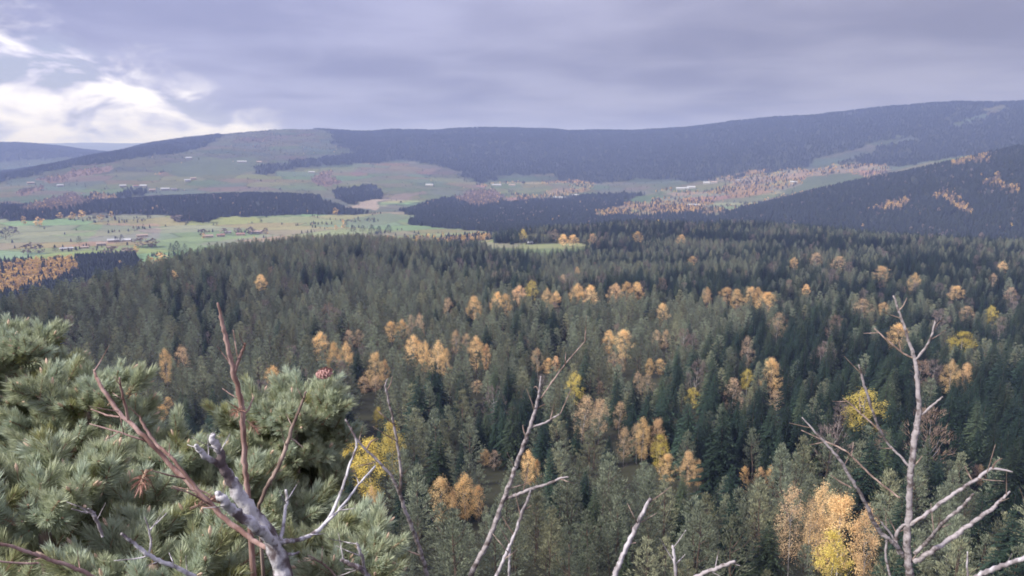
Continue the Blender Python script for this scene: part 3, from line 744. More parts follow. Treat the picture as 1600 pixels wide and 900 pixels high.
# ------------------------------------------------------------------ woods beyond: rise, spur, far ridge, valley and hedges
N = 900000
u = rng.random(N); r = np.sqrt(u*(10500.0**2-950.0**2)+950.0**2)
r = np.where(rng.random(N) < 0.62, rng.uniform(950, 7600, N), r); a = rng.uniform(-math.radians(38), math.radians(38), N)
x, y = np.sin(a)*r, np.cos(a)*r
ci, cj = cell(x, y); cc = cov[ci, cj]; vis = SEEN[ci, cj]
n_unif = 0.62*N/(7600-950); n_sq = 0.38*N*2/(10500.0**2-950.0**2)
dens = (np.where(r < 7600, n_unif, 0)+n_sq*r)/(2*math.radians(38)*r)      # candidates per square metre
nse = fbm(x, y, 120, 151, 3)
want = np.zeros(N); kind = np.zeros(N, int)
sp_ = np.clip(r/260, 6.0, 17.0); dmax = 1/(sp_*sp_)
uu = rng.random(N)
want = np.where(cc == CONIF, dmax, want); kind = np.where(cc == CONIF, np.where((r < 3400) & (uu < 0.004), 1, np.where((r < 3400) & (uu < 0.012), 2, 0)), kind)
m = (cc == CONIF) & (nse > 0.60) & (r > 2000) & (r < 3600); kind = np.where(m & (uu < 0.10), 2, kind)
want = np.where(cc == GOLDW, dmax*0.8, want); kind = np.where(cc == GOLDW, np.where(uu < np.where(r < 1800, 0.72, 0.42), 1, np.where(uu < np.where(r < 1800, 0.85, 0.58), 2, 0)), kind)
want = np.where(cc == BAREW, dmax*0.9, want); kind = np.where(cc == BAREW, np.where(uu < 0.08, 1, 2), kind)
want = np.where(cc == MIXW, dmax*np.where(nse > 0.46, 0.7, 0.12), want); kind = np.where(cc == MIXW, np.where(uu < 0.46, 1, np.where(uu < 0.68, 2, 0)), kind)
fl = ((cc == HEATH) | (cc == PASTURE) | (cc == TANF) | (cc == GREEN))
ed = EDGE[ci, cj]
want = np.where(fl & (ed < 4.5) & (PLOT[ci, cj] > 0.58), dmax*0.22, want)
want = np.where(fl & (nse > 0.69), dmax*0.25, want)
want = np.where((cc == HEATH) & (r > 3200), want+dmax*np.where((r > 4800) & (nse > 0.47), 0.16, 0.02), want)
kind = np.where(fl, np.where(uu < 0.04, 1, np.where(uu < 0.40, 2, 0)), kind)
k = (rng.random(N) < np.minimum(1, want/dens)) & vis & (r > near_edge[ci]*1.05) & (x == x)
x, y, r, kind, cc = x[k], y[k], r[k], kind[k], cc[k]; z = ground(x, y)
FARK = (('far_conifer', 'far_forest', 'dark conifer woods on the far hills and rises'), ('far_gold', 'far_autumn_woods', 'golden trees dotted through the far woods and hedges'), ('far_bare', 'far_bare_woods', 'leafless brown trees along the far hedges and copses'))
for kd, (proto, oname, lab) in enumerate(FARK):
    s = np.where(kind == kd)[0]
    sz = rng.uniform(0.7, 1.25, len(s)); sz = np.where(np.isin(cc[s], (HEATH, PASTURE, TANF, GREEN)), sz*0.62, sz); wd = sz*np.clip(r[s]/4200, 1.0, 1.5)
    scatter(oname, np.stack([x[s], y[s], z[s]-0.3], -1), np.stack([wd, wd, sz], -1), rng.uniform(0, 6.28, len(s)), rng.integers(0, len(PROTO[proto]), len(s)), PCOL[proto], lab)
print('far trees', len(x), [int((kind == q).sum()) for q in range(3)])

# ------------------------------------------------------------------ single trees and farms out in the valley
FIELD = [  # px, py (middle), width, height, kind, label
 (268, 391, 13, 17, 'dark_pine', 'dark conifer at the left of the trio beside the near wood'), (278, 389, 15, 20, 'dark_pine', 'tallest dark conifer in the middle of the trio'), (289, 390, 11, 15, 'dark_pine', 'dark conifer at the right of the trio in the green field'),
 (123, 376, 9, 11, 'dark_pine', 'small dark tree alone in the field left of the farm'), (86, 389, 8, 9, 'dark_pine', 'small dark tree at the left end of the farm lane'), (182, 376, 9, 10, 'dark_pine', 'dark tree left of the white-roofed barn'), (190, 374, 9, 12, 'dark_pine', 'dark tree between the two white barn roofs'),
 (541, 352, 8, 14, 'dark_pine', 'dark pointed tree at the left of the row in the middle field'), (552, 359, 13, 12, 'dark_pine', 'low dark tree, second in the row in the middle field'), (567, 359, 14, 12, 'dark_pine', 'low dark tree, third in the row in the middle field'), (581, 361, 15, 17, 'dark_pine', 'rounded dark tree near the right end of the middle row'), (592, 363, 15, 17, 'dark_pine', 'rounded dark tree ending the row in the middle field'), (607, 358, 14, 12, 'dark_pine', 'dark tree right of the middle row'),
 (296, 337, 26, 18, 'dark_pine', 'broad dark pine jutting from the wooded rise into the field'), (316, 339, 26, 18, 'dark_pine', 'broad dark pine right of its twin at the wood edge'),
 (524, 331, 10, 11, 'far_gold', 'small golden tree at the right end of the wooded rise'), (536, 351, 8, 13, 'far_gold', 'slim golden tree beside the dark pointed tree'), (525, 357, 7, 9, 'far_gold', 'small golden bush left of the dark pointed tree'),
 (37, 345, 8, 11, 'far_gold', 'slim pale gold tree at the left wood edge'), (61, 347, 14, 12, 'far_gold', 'rounded gold tree at the left wood edge'), (93, 337, 8, 8, 'far_gold', 'small pale tree at the wood edge above the left field'), (113, 338, 10, 10, 'far_gold', 'pale gold tree right of the small pale tree'), (127, 335, 11, 10, 'far_gold', 'gold tree between two pale ones at the wood edge'), (157, 341, 11, 9, 'far_gold', 'yellow bush on the hedge in the upper left field'), (174, 336, 5, 9, 'far_gold', 'narrow yellow tree at the wood edge'),
 (250, 404, 20, 14, 'far_gold', 'orange tree at the corner of the near wood'), (236, 409, 14, 11, 'far_gold', 'orange bush left of the corner tree'), (212, 390, 9, 10, 'far_gold', 'small orange tree below the farm'),
 (276, 341, 22, 9, 'far_bare', 'low grey bush left of the jutting pines'), (42, 390, 18, 12, 'far_bare', 'grey leafless tree at the left of the lower field'), (62, 390, 13, 12, 'far_bare', 'grey leafless tree right of another in the lower field'), (222, 379, 24, 13, 'far_bare', 'purplish leafless tree right of the barns'), (238, 380, 18, 12, 'far_bare', 'purplish leafless tree furthest right of the barns'), (175, 392, 26, 13, 'far_bare', 'brown thicket tree just below the barns'), (200, 394, 24, 12, 'far_bare', 'brown thicket tree below the right barn'), (8, 366, 16, 14, 'dark_pine', 'dark tree at the left end of the upper field'), (20, 360, 14, 10, 'far_bare', 'grey tree beside the dark one at the left edge'),
 (317, 364, 14, 10, 'far_bare', 'leafless tree at the left of the hamlet'), (350, 362, 13, 9, 'far_bare', 'leafless tree behind the hamlet wall'), (371, 361, 14, 9, 'far_bare', 'leafless tree in the middle of the hamlet'), (391, 361, 14, 11, 'far_bare', 'leafless tree by the larger hamlet house'), (414, 361, 10, 8, 'far_bare', 'leafless tree at the right end of the hamlet'), (318, 369, 8, 8, 'far_gold', 'small orange tree at the left of the hamlet'),
]
for px, py, w, h, kind, lab in FIELD:
    x, y, r = hit(px, py, lambda r: 0.5*h*r/F)
    H0 = 14.0 if kind == 'dark_pine' else 11.0; W0 = 7.0 if kind == 'dark_pine' else 7.2
    sz, sx = h*r/F/H0*1.1, w*r/F/W0
    place_tree({'dark_pine': 'conifer_tree', 'far_gold': 'golden_tree', 'far_bare': 'leafless_tree'}[kind], kind, x, y, float(ground(x, y))-0.2, (sx, sx, sz), R.uniform(0, 6.28), lab, 'tree', 'single trees in the valley fields', R)

M['white_wall'] = plain('pale_render', (0.34, 0.32, 0.30)); M['stone_wall'] = plain('stone_wall', (0.36, 0.30, 0.25)); M['tan_wall'] = plain('tan_render', (0.40, 0.32, 0.26))
M['white_roof'] = plain('white_sheet_roof', (0.38, 0.38, 0.40)); M['tile_roof'] = plain('red_tile_roof', (0.27, 0.16, 0.13)); M['grey_roof'] = plain('grey_slate_roof', (0.24, 0.22, 0.23)); M['pink_roof'] = plain('faded_tile_roof', (0.35, 0.27, 0.23))
M['dark_open'] = plain('dark_opening', (0.03, 0.03, 0.03))
def boxv(x0, x1, y0, y1, z0, z1):
    return ([(x0, y0, z0), (x1, y0, z0), (x1, y1, z0), (x0, y1, z0), (x0, y0, z1), (x1, y0, z1), (x1, y1, z1), (x0, y1, z1)],
            [(0, 3, 2, 1), (4, 5, 6, 7), (0, 1, 5, 4), (1, 2, 6, 5), (2, 3, 7, 6), (3, 0, 4, 7)])
def house(name, px, py, w, d, hw, hr, rot, wall, roof, label, cat='house', group=None):
    """gabled building: w long, d deep, walls hw high, roof rising hr; stands where the photograph shows its foot"""
    x, y, r = hit(px, py, 1.5)
    e = tag(empty(name, (x, y, float(ground(x, y))), -math.atan2(x, y)+rot), label, cat, group)
    mb = MB(); a, b = w/2, d/2
    mb.v = [(-a, -b, -2), (a, -b, -2), (a, b, -2), (-a, b, -2), (-a, -b, hw), (a, -b, hw), (a, b, hw), (-a, b, hw), (-a, 0, hw+hr), (a, 0, hw+hr)]
    mb.f = [(0, 1, 5, 4), (2, 3, 7, 6), (1, 2, 6, 9, 5), (3, 0, 4, 8, 7)]; mb.m = [0]*4
    o = bpy.data.objects.new('wall', mb.mesh('wall', M[wall])); COL.objects.link(o); o.parent = e
    mb = MB(); ov = 0.5; th = 0.35; k_ = hr/b
    for s_ in (-1, 1):
        P = [(-a-ov, s_*(b+ov), hw-ov*k_+0.03), (a+ov, s_*(b+ov), hw-ov*k_+0.03), (a+ov, 0, hw+hr+0.03), (-a-ov, 0, hw+hr+0.03)]
        Q = [(p[0], p[1], p[2]+th) for p in P]
        mb.add((P+Q, [(0, 1, 2, 3), (4, 7, 6, 5), (0, 4, 5, 1), (1, 5, 6, 2), (3, 2, 6, 7), (0, 3, 7, 4)]))
    o = bpy.data.objects.new('roof', mb.mesh('roof', M[roof])); COL.objects.link(o); o.parent = e
    if w < 40:
        mb = MB(); mb.add(boxv(a*0.5, a*0.5+0.8, -0.4, 0.4, hw+hr*0.7, hw+hr+1.3))
        c_ = bpy.data.objects.new('chimney', mb.mesh('chimney', M[wall])); COL.objects.link(c_); c_.parent = o
    for q, xx in enumerate(np.linspace(-a*0.7, a*0.7, max(2, int(w/6)))):
        mb = MB(); mb.add(boxv(xx-0.5, xx+0.5, -b-0.06, -b+0.2, hw*0.35, hw*0.75))
        c_ = bpy.data.objects.new('window' if q else 'door', mb.mesh('window', M['dark_open'])); COL.objects.link(c_); c_.parent = e
HOUSES = [
 ('barn', 177, 377, 26, 14, 4.5, 3.2, 0.1, 'stone_wall', 'white_roof', 'white-roofed barn on the left at the farm in the valley field'), ('barn', 198, 377, 22, 13, 5.0, 3.4, -0.3, 'stone_wall', 'white_roof', 'white-roofed barn on the right at the farm in the valley field'),
 ('farmhouse', 158, 383, 20, 10, 5, 3, 0.1, 'stone_wall', 'pink_roof', 'stone farmhouse in front of the two white-roofed barns'), ('shed', 104, 389, 27, 9, 3, 1.8, 0.05, 'tan_wall', 'white_roof', 'long low white shed at the left end of the farm lane'),
 ('shed', 132, 387, 18, 8, 3, 1.8, 0.05, 'stone_wall', 'pink_roof', 'small stone shed between the white shed and the farmhouse'), ('farmhouse', 222, 369, 26, 10, 4, 2.6, 0.1, 'tan_wall', 'pink_roof', 'pink-roofed farm building by the tan lane right of the barns'),
 ('house', 325, 370, 24, 10, 4, 3, 0.15, 'tan_wall', 'pink_roof', 'tan house at the left of the hamlet of bare trees'), ('house', 345, 369, 20, 10, 4.5, 3, 0.1, 'stone_wall', 'tile_roof', 'stone house left of the middle of the hamlet'), ('house', 356, 364, 18, 9, 4, 3, 0, 'white_wall', 'grey_roof', 'pale house behind the stone one in the hamlet'), ('house', 376, 367, 22, 10, 4, 3, -0.1, 'tan_wall', 'tile_roof', 'tan house in the middle of the hamlet'), ('house', 400, 364, 34, 11, 5, 3.4, 0.1, 'white_wall', 'pink_roof', 'larger pale house at the right end of the hamlet'),
 ('house', 192, 292, 28, 14, 7, 5, 0.1, 'white_wall', 'white_roof', 'leftmost bright house of the village behind the wooded rise'), ('house', 212, 292, 24, 12, 6, 4, 0.3, 'white_wall', 'tile_roof', 'second house from the left in the village behind the rise'), ('house', 224, 292, 30, 14, 7, 5, -0.2, 'white_wall', 'white_roof', 'third house from the left in the village behind the rise'), ('house', 238, 298, 26, 12, 6, 4, 0.1, 'tan_wall', 'pink_roof', 'fourth house from the left in the village behind the rise'), ('house', 258, 297, 36, 14, 7, 5, 0.1, 'white_wall', 'white_roof', 'largest bright house of the village behind the rise'), ('house', 272, 297, 26, 12, 6, 4, 0.2, 'white_wall', 'grey_roof', 'rightmost house of the village behind the rise'),
 ('house', 48, 287, 30, 14, 6, 4, 0.1, 'white_wall', 'pink_roof', 'pale house alone at the far left below the dark crest'), ('house', 94, 291, 26, 12, 6, 4, 0.1, 'white_wall', 'white_roof', 'small white house in the far left fields'),
 ('house', 293, 283, 26, 12, 6, 4, 0.2, 'white_wall', 'white_roof', 'white house above the village on the green slope'), ('house', 302, 280, 26, 12, 6, 4, 0.2, 'tan_wall', 'pink_roof', 'tan house right of the white one above the village'), ('house', 295, 248, 36, 14, 7, 5, 0, 'white_wall', 'white_roof', 'white house high on the green slope at the left'), ('house', 378, 254, 52, 15, 7, 5, 0, 'white_wall', 'white_roof', 'long white farm high on the middle slope'), ('house', 405, 254, 28, 12, 6, 4, 0, 'white_wall', 'pink_roof', 'small house right of the long white farm'),
 ('house', 487, 270, 34, 13, 6, 4, 0, 'white_wall', 'white_roof', 'white house at the corner of the dark wood strip'), ('barn', 671, 290, 40, 15, 6, 4, -0.25, 'white_wall', 'white_roof', 'white barn alone in the field left of the centre valley'),
 ('barn', 776, 290, 50, 14, 6, 4, 0.05, 'white_wall', 'white_roof', 'long white barn at the top of the central green field'), ('house', 800, 290, 36, 13, 6, 4, 0.05, 'white_wall', 'pink_roof', 'house right of the long white barn at the central field'), ('house', 874, 310, 60, 14, 6, 4, 0.1, 'white_wall', 'white_roof', 'long white building in the dark central valley'), ('house', 899, 306, 30, 12, 6, 4, 0.1, 'white_wall', 'white_roof', 'smaller white building right of the long one in the dark valley'), ('house', 785, 327, 22, 10, 5, 3.5, -0.2, 'white_wall', 'white_roof', 'left of two small white houses among dark valley trees'), ('house', 812, 327, 20, 10, 5, 3.5, -0.2, 'white_wall', 'white_roof', 'right of two small white houses among dark valley trees'),
 ('barn', 1066, 296, 60, 16, 7, 5, 0.05, 'white_wall', 'white_roof', 'long white barn on the left of the hillside village'), ('barn', 1080, 294, 40, 15, 7, 5, 0.05, 'white_wall', 'white_roof', 'white barn right behind the long barn of the hillside village'), ('house', 1104, 287, 34, 13, 7, 5, 0, 'white_wall', 'white_roof', 'bright house above the barns of the hillside village'), ('house', 1116, 286, 30, 13, 6, 4, 0.2, 'white_wall', 'pink_roof', 'house right of the bright one in the hillside village'), ('house', 1155, 283, 30, 13, 6, 4, 0, 'white_wall', 'grey_roof', 'pale house at the top of the hillside village'), ('house', 1083, 322, 50, 14, 6, 4, 0.4, 'white_wall', 'white_roof', 'white house at the tip of the pale sloping field'), ('house', 1240, 286, 32, 13, 6, 4, 0, 'white_wall', 'white_roof', 'white house between the gold trees and the green strip'),
 ('hut', 829, 380, 9, 5, 2.4, 1.4, -0.4, 'white_wall', 'white_roof', 'small white hut in the clearing behind the near wood'),
]
for hs in HOUSES: house(*hs, cat='barn' if hs[0] == 'barn' else 'house', group='buildings in the valley')

# ------------------------------------------------------------------ foreground: pines, dead branches, saplings
def P3(px, py, dist):
    d = ray(px, py); d = d/math.hypot(d[0], d[1])*dist
    return Vector(d)
def catmull(pts, n=5):
    out = []; q = [pts[0]]+list(pts)+[pts[-1]]
    for i in range(1, len(q)-2):
        p0, p1, p2, p3 = q[i-1], q[i], q[i+1], q[i+2]
        for k in range(n):
            u = k/n
            out.append(tuple(0.5*((2*b)+(-a+c)*u+(2*a-5*b+4*c-d)*u*u+(-a+3*b-3*c+d)*u**3) for a, b, c, d in zip(p0, p1, p2, p3)))
    out.append(tuple(pts[-1])); return out

m, t = new_mat('needle_green')
uvz = t.n('ShaderNodeNewGeometry').outputs['Random Per Island']; rnd = t.n('ShaderNodeObjectInfo').outputs['Random']
c = t.mix(uvz, (0.34, 0.38, 0.235), (0.56, 0.58, 0.39)); c = t.mix(t.ss(rnd, 0.45, 1.0), c, (0.48, 0.54, 0.40)); c = t.mix(t.ss(rnd, 0.13, 0.0), c, (0.33, 0.33, 0.15))
finish(t, c, 0.55, 0.32, spec=0.3); M['needle'] = m
M['shoot_stem'] = plain('shoot_bark', (0.36, 0.25, 0.17)); M['bud'] = plain('resinous_bud', (0.62, 0.44, 0.32)); M['pinebark'] = bark('pine_branch_bark', (0.13, 0.10, 0.085), (0.34, 0.26, 0.21), scale=25)
M['rust'] = foliage('rusty_needles', (0.33, 0.17, 0.12), (0.42, 0.24, 0.18), transl=0.1)
M['lichen'] = bark('lichen_bark', (0.13, 0.10, 0.10), (0.56, 0.53, 0.53), scale=20, stretch=1.3, lo=0.44, hi=0.53, bump=0.8)
M['redtwig'] = bark('reddish_dead_wood', (0.23, 0.135, 0.11), (0.44, 0.30, 0.26), scale=40, stretch=5)
M['browntwig'] = bark('brown_twig', (0.16, 0.11, 0.09), (0.40, 0.30, 0.25), scale=40, stretch=5)
M['palebark'] = bark('pale_sapling_bark', (0.12, 0.095, 0.09), (0.38, 0.335, 0.33), scale=42, stretch=0.8, lo=0.38, hi=0.56, bump=0.5)
M['greytwig'] = bark('grey_twig', (0.20, 0.17, 0.17), (0.60, 0.55, 0.56), scale=40, stretch=2)

def shoot_mesh(name, rn, L, nl, mat, nf=80, bud=True):
    mb = MB(); z = Vector((0, 0, 1))
    mb.add(tube([(0, 0, -0.01), (0, 0, L*0.5), (0, 0, L)], [0.0032, 0.0028, 0.0022], 5), 1)
    for i in range(nf):
        u = (i+rn.random())/nf; a = i*2.39996+rn.uniform(-0.3, 0.3); zz = L*(0.08+0.90*u)
        tilt = math.radians(66-40*u+rn.uniform(-9, 9)); o = Vector((math.cos(a), math.sin(a), 0))
        for s_ in (-1, 1):
            d = (o*math.sin(tilt)+z*math.cos(tilt)+o.cross(z)*s_*0.10).normalized(); sd_ = d.cross(rv(rn)).normalized()*0.00105
            ln = nl*rn.uniform(0.78, 1.1)*(1-0.15*u); p = z*zz+o*0.002; mid = p+d*ln*0.55; tip = p+(d+z*0.16).normalized()*ln
            mb.quad(p-sd_, p+sd_, mid+sd_, mid-sd_, 0); mb.tri(mid-sd_, mid+sd_, tip, 0)
    if bud:
        mb.add(tube([(0, 0, L*0.96), (0, 0, L+0.006), (0, 0, L+0.016), (0, 0, L+0.024)], [0.0025, 0.0042, 0.0036, 0.001], 6), 2)
    return mb.mesh(name, [mat, M['shoot_stem'], M['bud']])
SHOOTS = [shoot_mesh('needle_tuft', random.Random(50+i), 0.050+0.008*i, 0.033+0.002*(i % 3), M['needle'], 70+4*i, i == 1) for i in range(6)]
RUSTS = [shoot_mesh('dead_needles', random.Random(80+i), 0.045, 0.038, M['rust'], 22, False) for i in range(2)]
scol = bpy.data.collections.new('prototypes_shoot')
for i, me in enumerate(SHOOTS): scol.objects.link(bpy.data.objects.new(f'shoot_{i}', me))

def fore_pine(label, top, lean, seed, depth_below=1.5, slope=0.62, lmax=0.75, whorl=0.17, flip=0.0):
    rn = random.Random(seed); T = P3(*top)
    bx, by = T.x+lean[0], T.y+lean[1]; bz = float(ground(bx, by))
    base_ = Vector((bx, by, bz))
    e = tag(empty('pine_tree', base_), label, 'tree', 'pines growing just below the viewpoint')
    path = [base_+Vector((0, 0, -0.3)), base_.lerp(T, 0.35)+rv(rn, 0.04), base_.lerp(T, 0.7)+rv(rn, 0.03), T]
    path = [Vector(p) for p in catmull(path, 5)]; n = len(path)
    Htot = T.z-bz
    o = bpy.data.objects.new('trunk', MBtube([p-base_ for p in path], [0.012+0.020*min(2.2, Htot)*(1-i/(n-1)) for i in range(n)], 8, M['pinebark'], 'trunk')); COL.objects.link(o); o.parent = e
    tufts = []                                             # position, direction
    def trunk_at(z):
        for p, q in zip(path, path[1:]):
            if p.z <= z <= q.z: return p.lerp(q, (z-p.z)/max(1e-6, q.z-p.z))
        return path[-1]
    def along(pts, radii, mb): mb.add(tube(pts, radii, 5))
    def cluster(p, d, k, spread):
        tufts.append((p, d))
        for q in range(k):
            dd = (d+rv(rn, spread)+Vector((0, 0, 0.25))).normalized(); tufts.append((p-d*rn.uniform(0.01, 0.06), dd))
    cluster(T, Vector((0, 0, 1)), 4, 0.8)
    d = 0.10
    while d < min(depth_below, Htot-0.3):
        nb = rn.randint(4, 5); a0 = rn.uniform(0, 6.28)
        for k in range(nb):
            a = a0+6.283*k/nb+rn.uniform(-0.25, 0.25); L = min(lmax, 0.09+slope*d)*rn.uniform(0.72, 1.2)
            o_ = Vector((math.cos(a), math.sin(a), 0)); p0 = trunk_at(T.z-d)
            e0 = 0.50-0.35*min(1, d/1.0)
            pts = [p0]; dirs = []
            for q in range(1, 6):
                el_ = e0+(0.80-e0)*(q/5)**2*0.7
                dd = (o_*math.cos(el_)+Vector((0, 0, math.sin(el_)))+rv(rn, 0.16)).normalized(); pts.append(pts[-1]+dd*L/5); dirs.append(dd)
            mb = MB(); along(pts, [max(0.0028, (0.006+0.008*L)*(1-0.16*q)) for q in range(6)], mb)
            cluster(pts[-1], dirs[-1], 5, 0.85)
            for q in range(2, 6):
                if L < 0.16 and q < 4: continue
                for s_ in (-1, 1):
                    if rn.random() < 0.16: continue
                    side = o_.cross(Vector((0, 0, 1)))*s_; sl = (0.10+0.34*L*(1-q/7))*rn.uniform(0.7, 1.25)
                    d1_ = (dirs[q-1]*0.6+side*0.9+rv(rn, 0.25)).normalized(); p1 = pts[q]+d1_*sl*0.6; d2_ = (d1_+Vector((0, 0, 0.65))+rv(rn, 0.2)).normalized(); p2 = p1+d2_*sl*0.4
                    along([pts[q], p1, p2], [0.0045, 0.0035, 0.0026], mb)
                    cluster(p2, d2_, 4, 0.85); tufts.append((p1, (d2_+rv(rn, 0.5)).normalized()))
                    tufts.append((pts[q].lerp(p1, 0.5), (Vector((0, 0, 1))+d1_*0.7+rv(rn, 0.4)).normalized()))
                if q >= 3: tufts.append((pts[q], (Vector((0, 0, 1))+rv(rn, 0.8)).normalized()))
            me = mb.mesh('branch', M['pinebark']); me.transform(Matrix.Translation(-base_))
            o = bpy.data.objects.new('branch', me); COL.objects.link(o); o.parent = e
        d += whorl*rn.uniform(0.8, 1.2)
    pos = np.array([p[:] for p, _ in tufts]); sx, sy = project(pos[:, 0], pos[:, 1], pos[:, 2])
    inside = (sx > -60) & (sx < 1660) & (sy < 960) & (pos[:, 1] > 0.3)
    order = np.argsort(np.where(inside, np.linalg.norm(pos, axis=1), 1e6))
    rest = []
    for rank, i in enumerate(order):
        p, dr = tufts[i]; q = dr.to_track_quat('Z', 'Y') @ Quaternion((0, 0, 1), rn.uniform(0, 6.28)); sc = rn.uniform(0.85, 1.25)
        if rank < 290 and inside[i]:
            o = bpy.data.objects.new('needle_tuft', rn.choice(SHOOTS)); COL.objects.link(o); o.parent = e
            o.location = p-base_; o.rotation_euler = q.to_euler(); o.scale = (sc,)*3
        else: rest.append((p-base_, q.to_euler(), sc))
    if rest:
        scatter('needles', [r_[0][:] for r_ in rest], [(r_[2],)*3 for r_ in rest], None, [rn.randrange(6) for _ in rest], scol, 'inner needle tufts of the pine', parent=e, euler=[r_[1][:] for r_ in rest])
        o = e.children[-1]
    return e, len(tufts)
def MBtube(pts, radii, sides, mat, name):
    mb = MB(); mb.add(tube(pts, radii, sides, True, 0.13, random.Random(len(pts)))); return mb.mesh(name, mat, smooth=True)

PINES = [
 ('tallest foreground pine at the left edge of the view', (8, 545, 3.5), (-0.1, 0.1), 1, 1.7, 0.40, 0.46),
 ('foreground pine right of the tallest one, with a pale bud at its tip', (128, 616, 3.0), (0.0, 0.15), 2, 1.6, 0.36, 0.42),
 ('low foreground pine behind the reddish dead branch', (225, 725, 2.7), (0.05, 0.15), 3, 1.2, 0.55, 0.50),
 ('foreground pine carrying a reddish cone at its top', (458, 638, 2.9), (0.0, 0.2), 4, 1.5, 0.24, 0.17),
 ('foreground pine left of the one with the cone, behind the red stem', (412, 650, 3.1), (-0.05, 0.2), 5, 1.5, 0.30, 0.34),
 ('low pine at the bottom left corner, in front of the others', (60, 770, 2.2), (-0.05, 0.1), 6, 1.1, 0.60, 0.42),
 ('low pine right of the lichen covered stub', (535, 868, 2.2), (0.0, 0.15), 7, 1.0, 0.36, 0.17),
 ('low pine in front of the red branch, under the grey twig', (240, 882, 1.95), (0.0, 0.12), 8, 0.8, 0.70, 0.32),
 ('small pine filling the gap below the brown stem', (425, 795, 2.6), (0.0, 0.15), 9, 1.0, 0.32, 0.20),
 ('small pine between the reddish branch and the red stem', (325, 760, 2.6), (0.0, 0.15), 10, 1.0, 0.45, 0.32),
]
tt = 0
for lab, top, lean, seed, db, slope, lmax in PINES:
    e, k = fore_pine(lab, top, lean, seed, db, slope, lmax); tt += k
print('tufts', tt)

def stick(parent, origin, name, pts, dist, mat, sides=7, jitter=0.0025, seed=0, root=False):
    """pts: (px, py, radius in photograph pixels[, distance]) -> one tapered, slightly knobbly tube"""
    rn = random.Random(seed*101+len(pts)+int(pts[0][0]))
    c = catmull([(p[0], p[1], p[2], p[3] if len(p) > 3 else dist) for p in pts], 6)
    path, rad = [], []
    if root:
        p0 = P3(c[0][0], c[0][1], c[0][3]); g_ = float(ground(p0.x, p0.y)); r0 = 0.60*c[0][2]/F*p0.length
        for k in range(4): path.append(Vector((p0.x+0.02*math.sin(k*2.1), p0.y+0.03*(3-k)/3, g_-0.1+(p0.z-g_+0.1)*k/4))); rad.append(r0*(1.45-0.1*k))
    for k, (px, py, rp, ds) in enumerate(c):
        p = P3(px, py, ds); rr = 0.60*rp/F*(p.y*CP-p.z*SP); path.append(p+rv(rn, min(jitter, 0.35*rr))); rad.append(rr*rn.uniform(0.93, 1.09))
    o = bpy.data.objects.new(name, MBtube([p-origin for p in path], rad, sides, mat, name)); COL.objects.link(o)
    if parent: o.parent = parent
    return o
def plant(name, label, cat, group, main, branches, dist, mats, root=True, mainname='stem', brname='branch'):
    p0 = P3(main[0][0], main[0][1], main[0][3] if len(main[0]) > 3 else dist)
    org = Vector((p0.x, p0.y, float(ground(p0.x, p0.y)))) if root else p0
    e = tag(empty(name, org), label, cat, group)
    stick(e, org, mainname, main, dist, mats[0], 11, seed=1, root=root)
    for k, b in enumerate(branches):
        mt = mats[2] if max(q[2] for q in b) < 2.6 and len(mats) > 2 else mats[1]
        stick(e, org, 'twig' if max(q[2] for q in b) < 2.6 else brname, b, dist, mt, 6, seed=k+2)
    rn = random.Random(int(main[0][0])*7+len(branches)); src = [main]+list(branches)
    for b in src:                                            # fine dead twigs along every limb
        for _ in range(0 if len(b) < 4 else 3 if b is main else 2):
            k = rn.randrange(1, len(b)-1); u = rn.random(); q0, q1 = b[k], b[k+1]
            if q0[2] > 16: continue
            px, py = q0[0]+(q1[0]-q0[0])*u, q0[1]+(q1[1]-q0[1])*u; ds = q0[3] if len(q0) > 3 else dist
            an = math.atan2(q1[1]-q0[1], q1[0]-q0[0])+rn.choice((-1, 1))*rn.uniform(0.5, 1.1); L = rn.uniform(14, 46)
            tw = [(px, py, 1.5, ds), (px+L*0.5*math.cos(an), py+L*0.5*math.sin(an)-2, 1.2, ds+rn.uniform(-.03, .03)), (px+L*math.cos(an), py+L*math.sin(an)-5, 0.7, ds+rn.uniform(-.06, .06))]
            stick(e, org, 'twig', tw, ds, mats[-1], 5, seed=rn.randrange(999))
    return e, org
def dead_tufts(e, org, spots, dist, seed):
    rn = random.Random(seed)
    for px, py, k in spots:
        for _ in range(k):
            p = P3(px+rn.uniform(-9, 9), py+rn.uniform(-9, 9), dist+rn.uniform(-0.02, 0.03))
            o = bpy.data.objects.new('dead_needles', rn.choice(RUSTS)); COL.objects.link(o); o.parent = e
            o.location = p-org; o.rotation_euler = (rn.uniform(0.4, 2.6), rn.uniform(-1, 1), rn.uniform(0, 6.28)); o.scale = (rn.uniform(0.6, 0.95),)*3

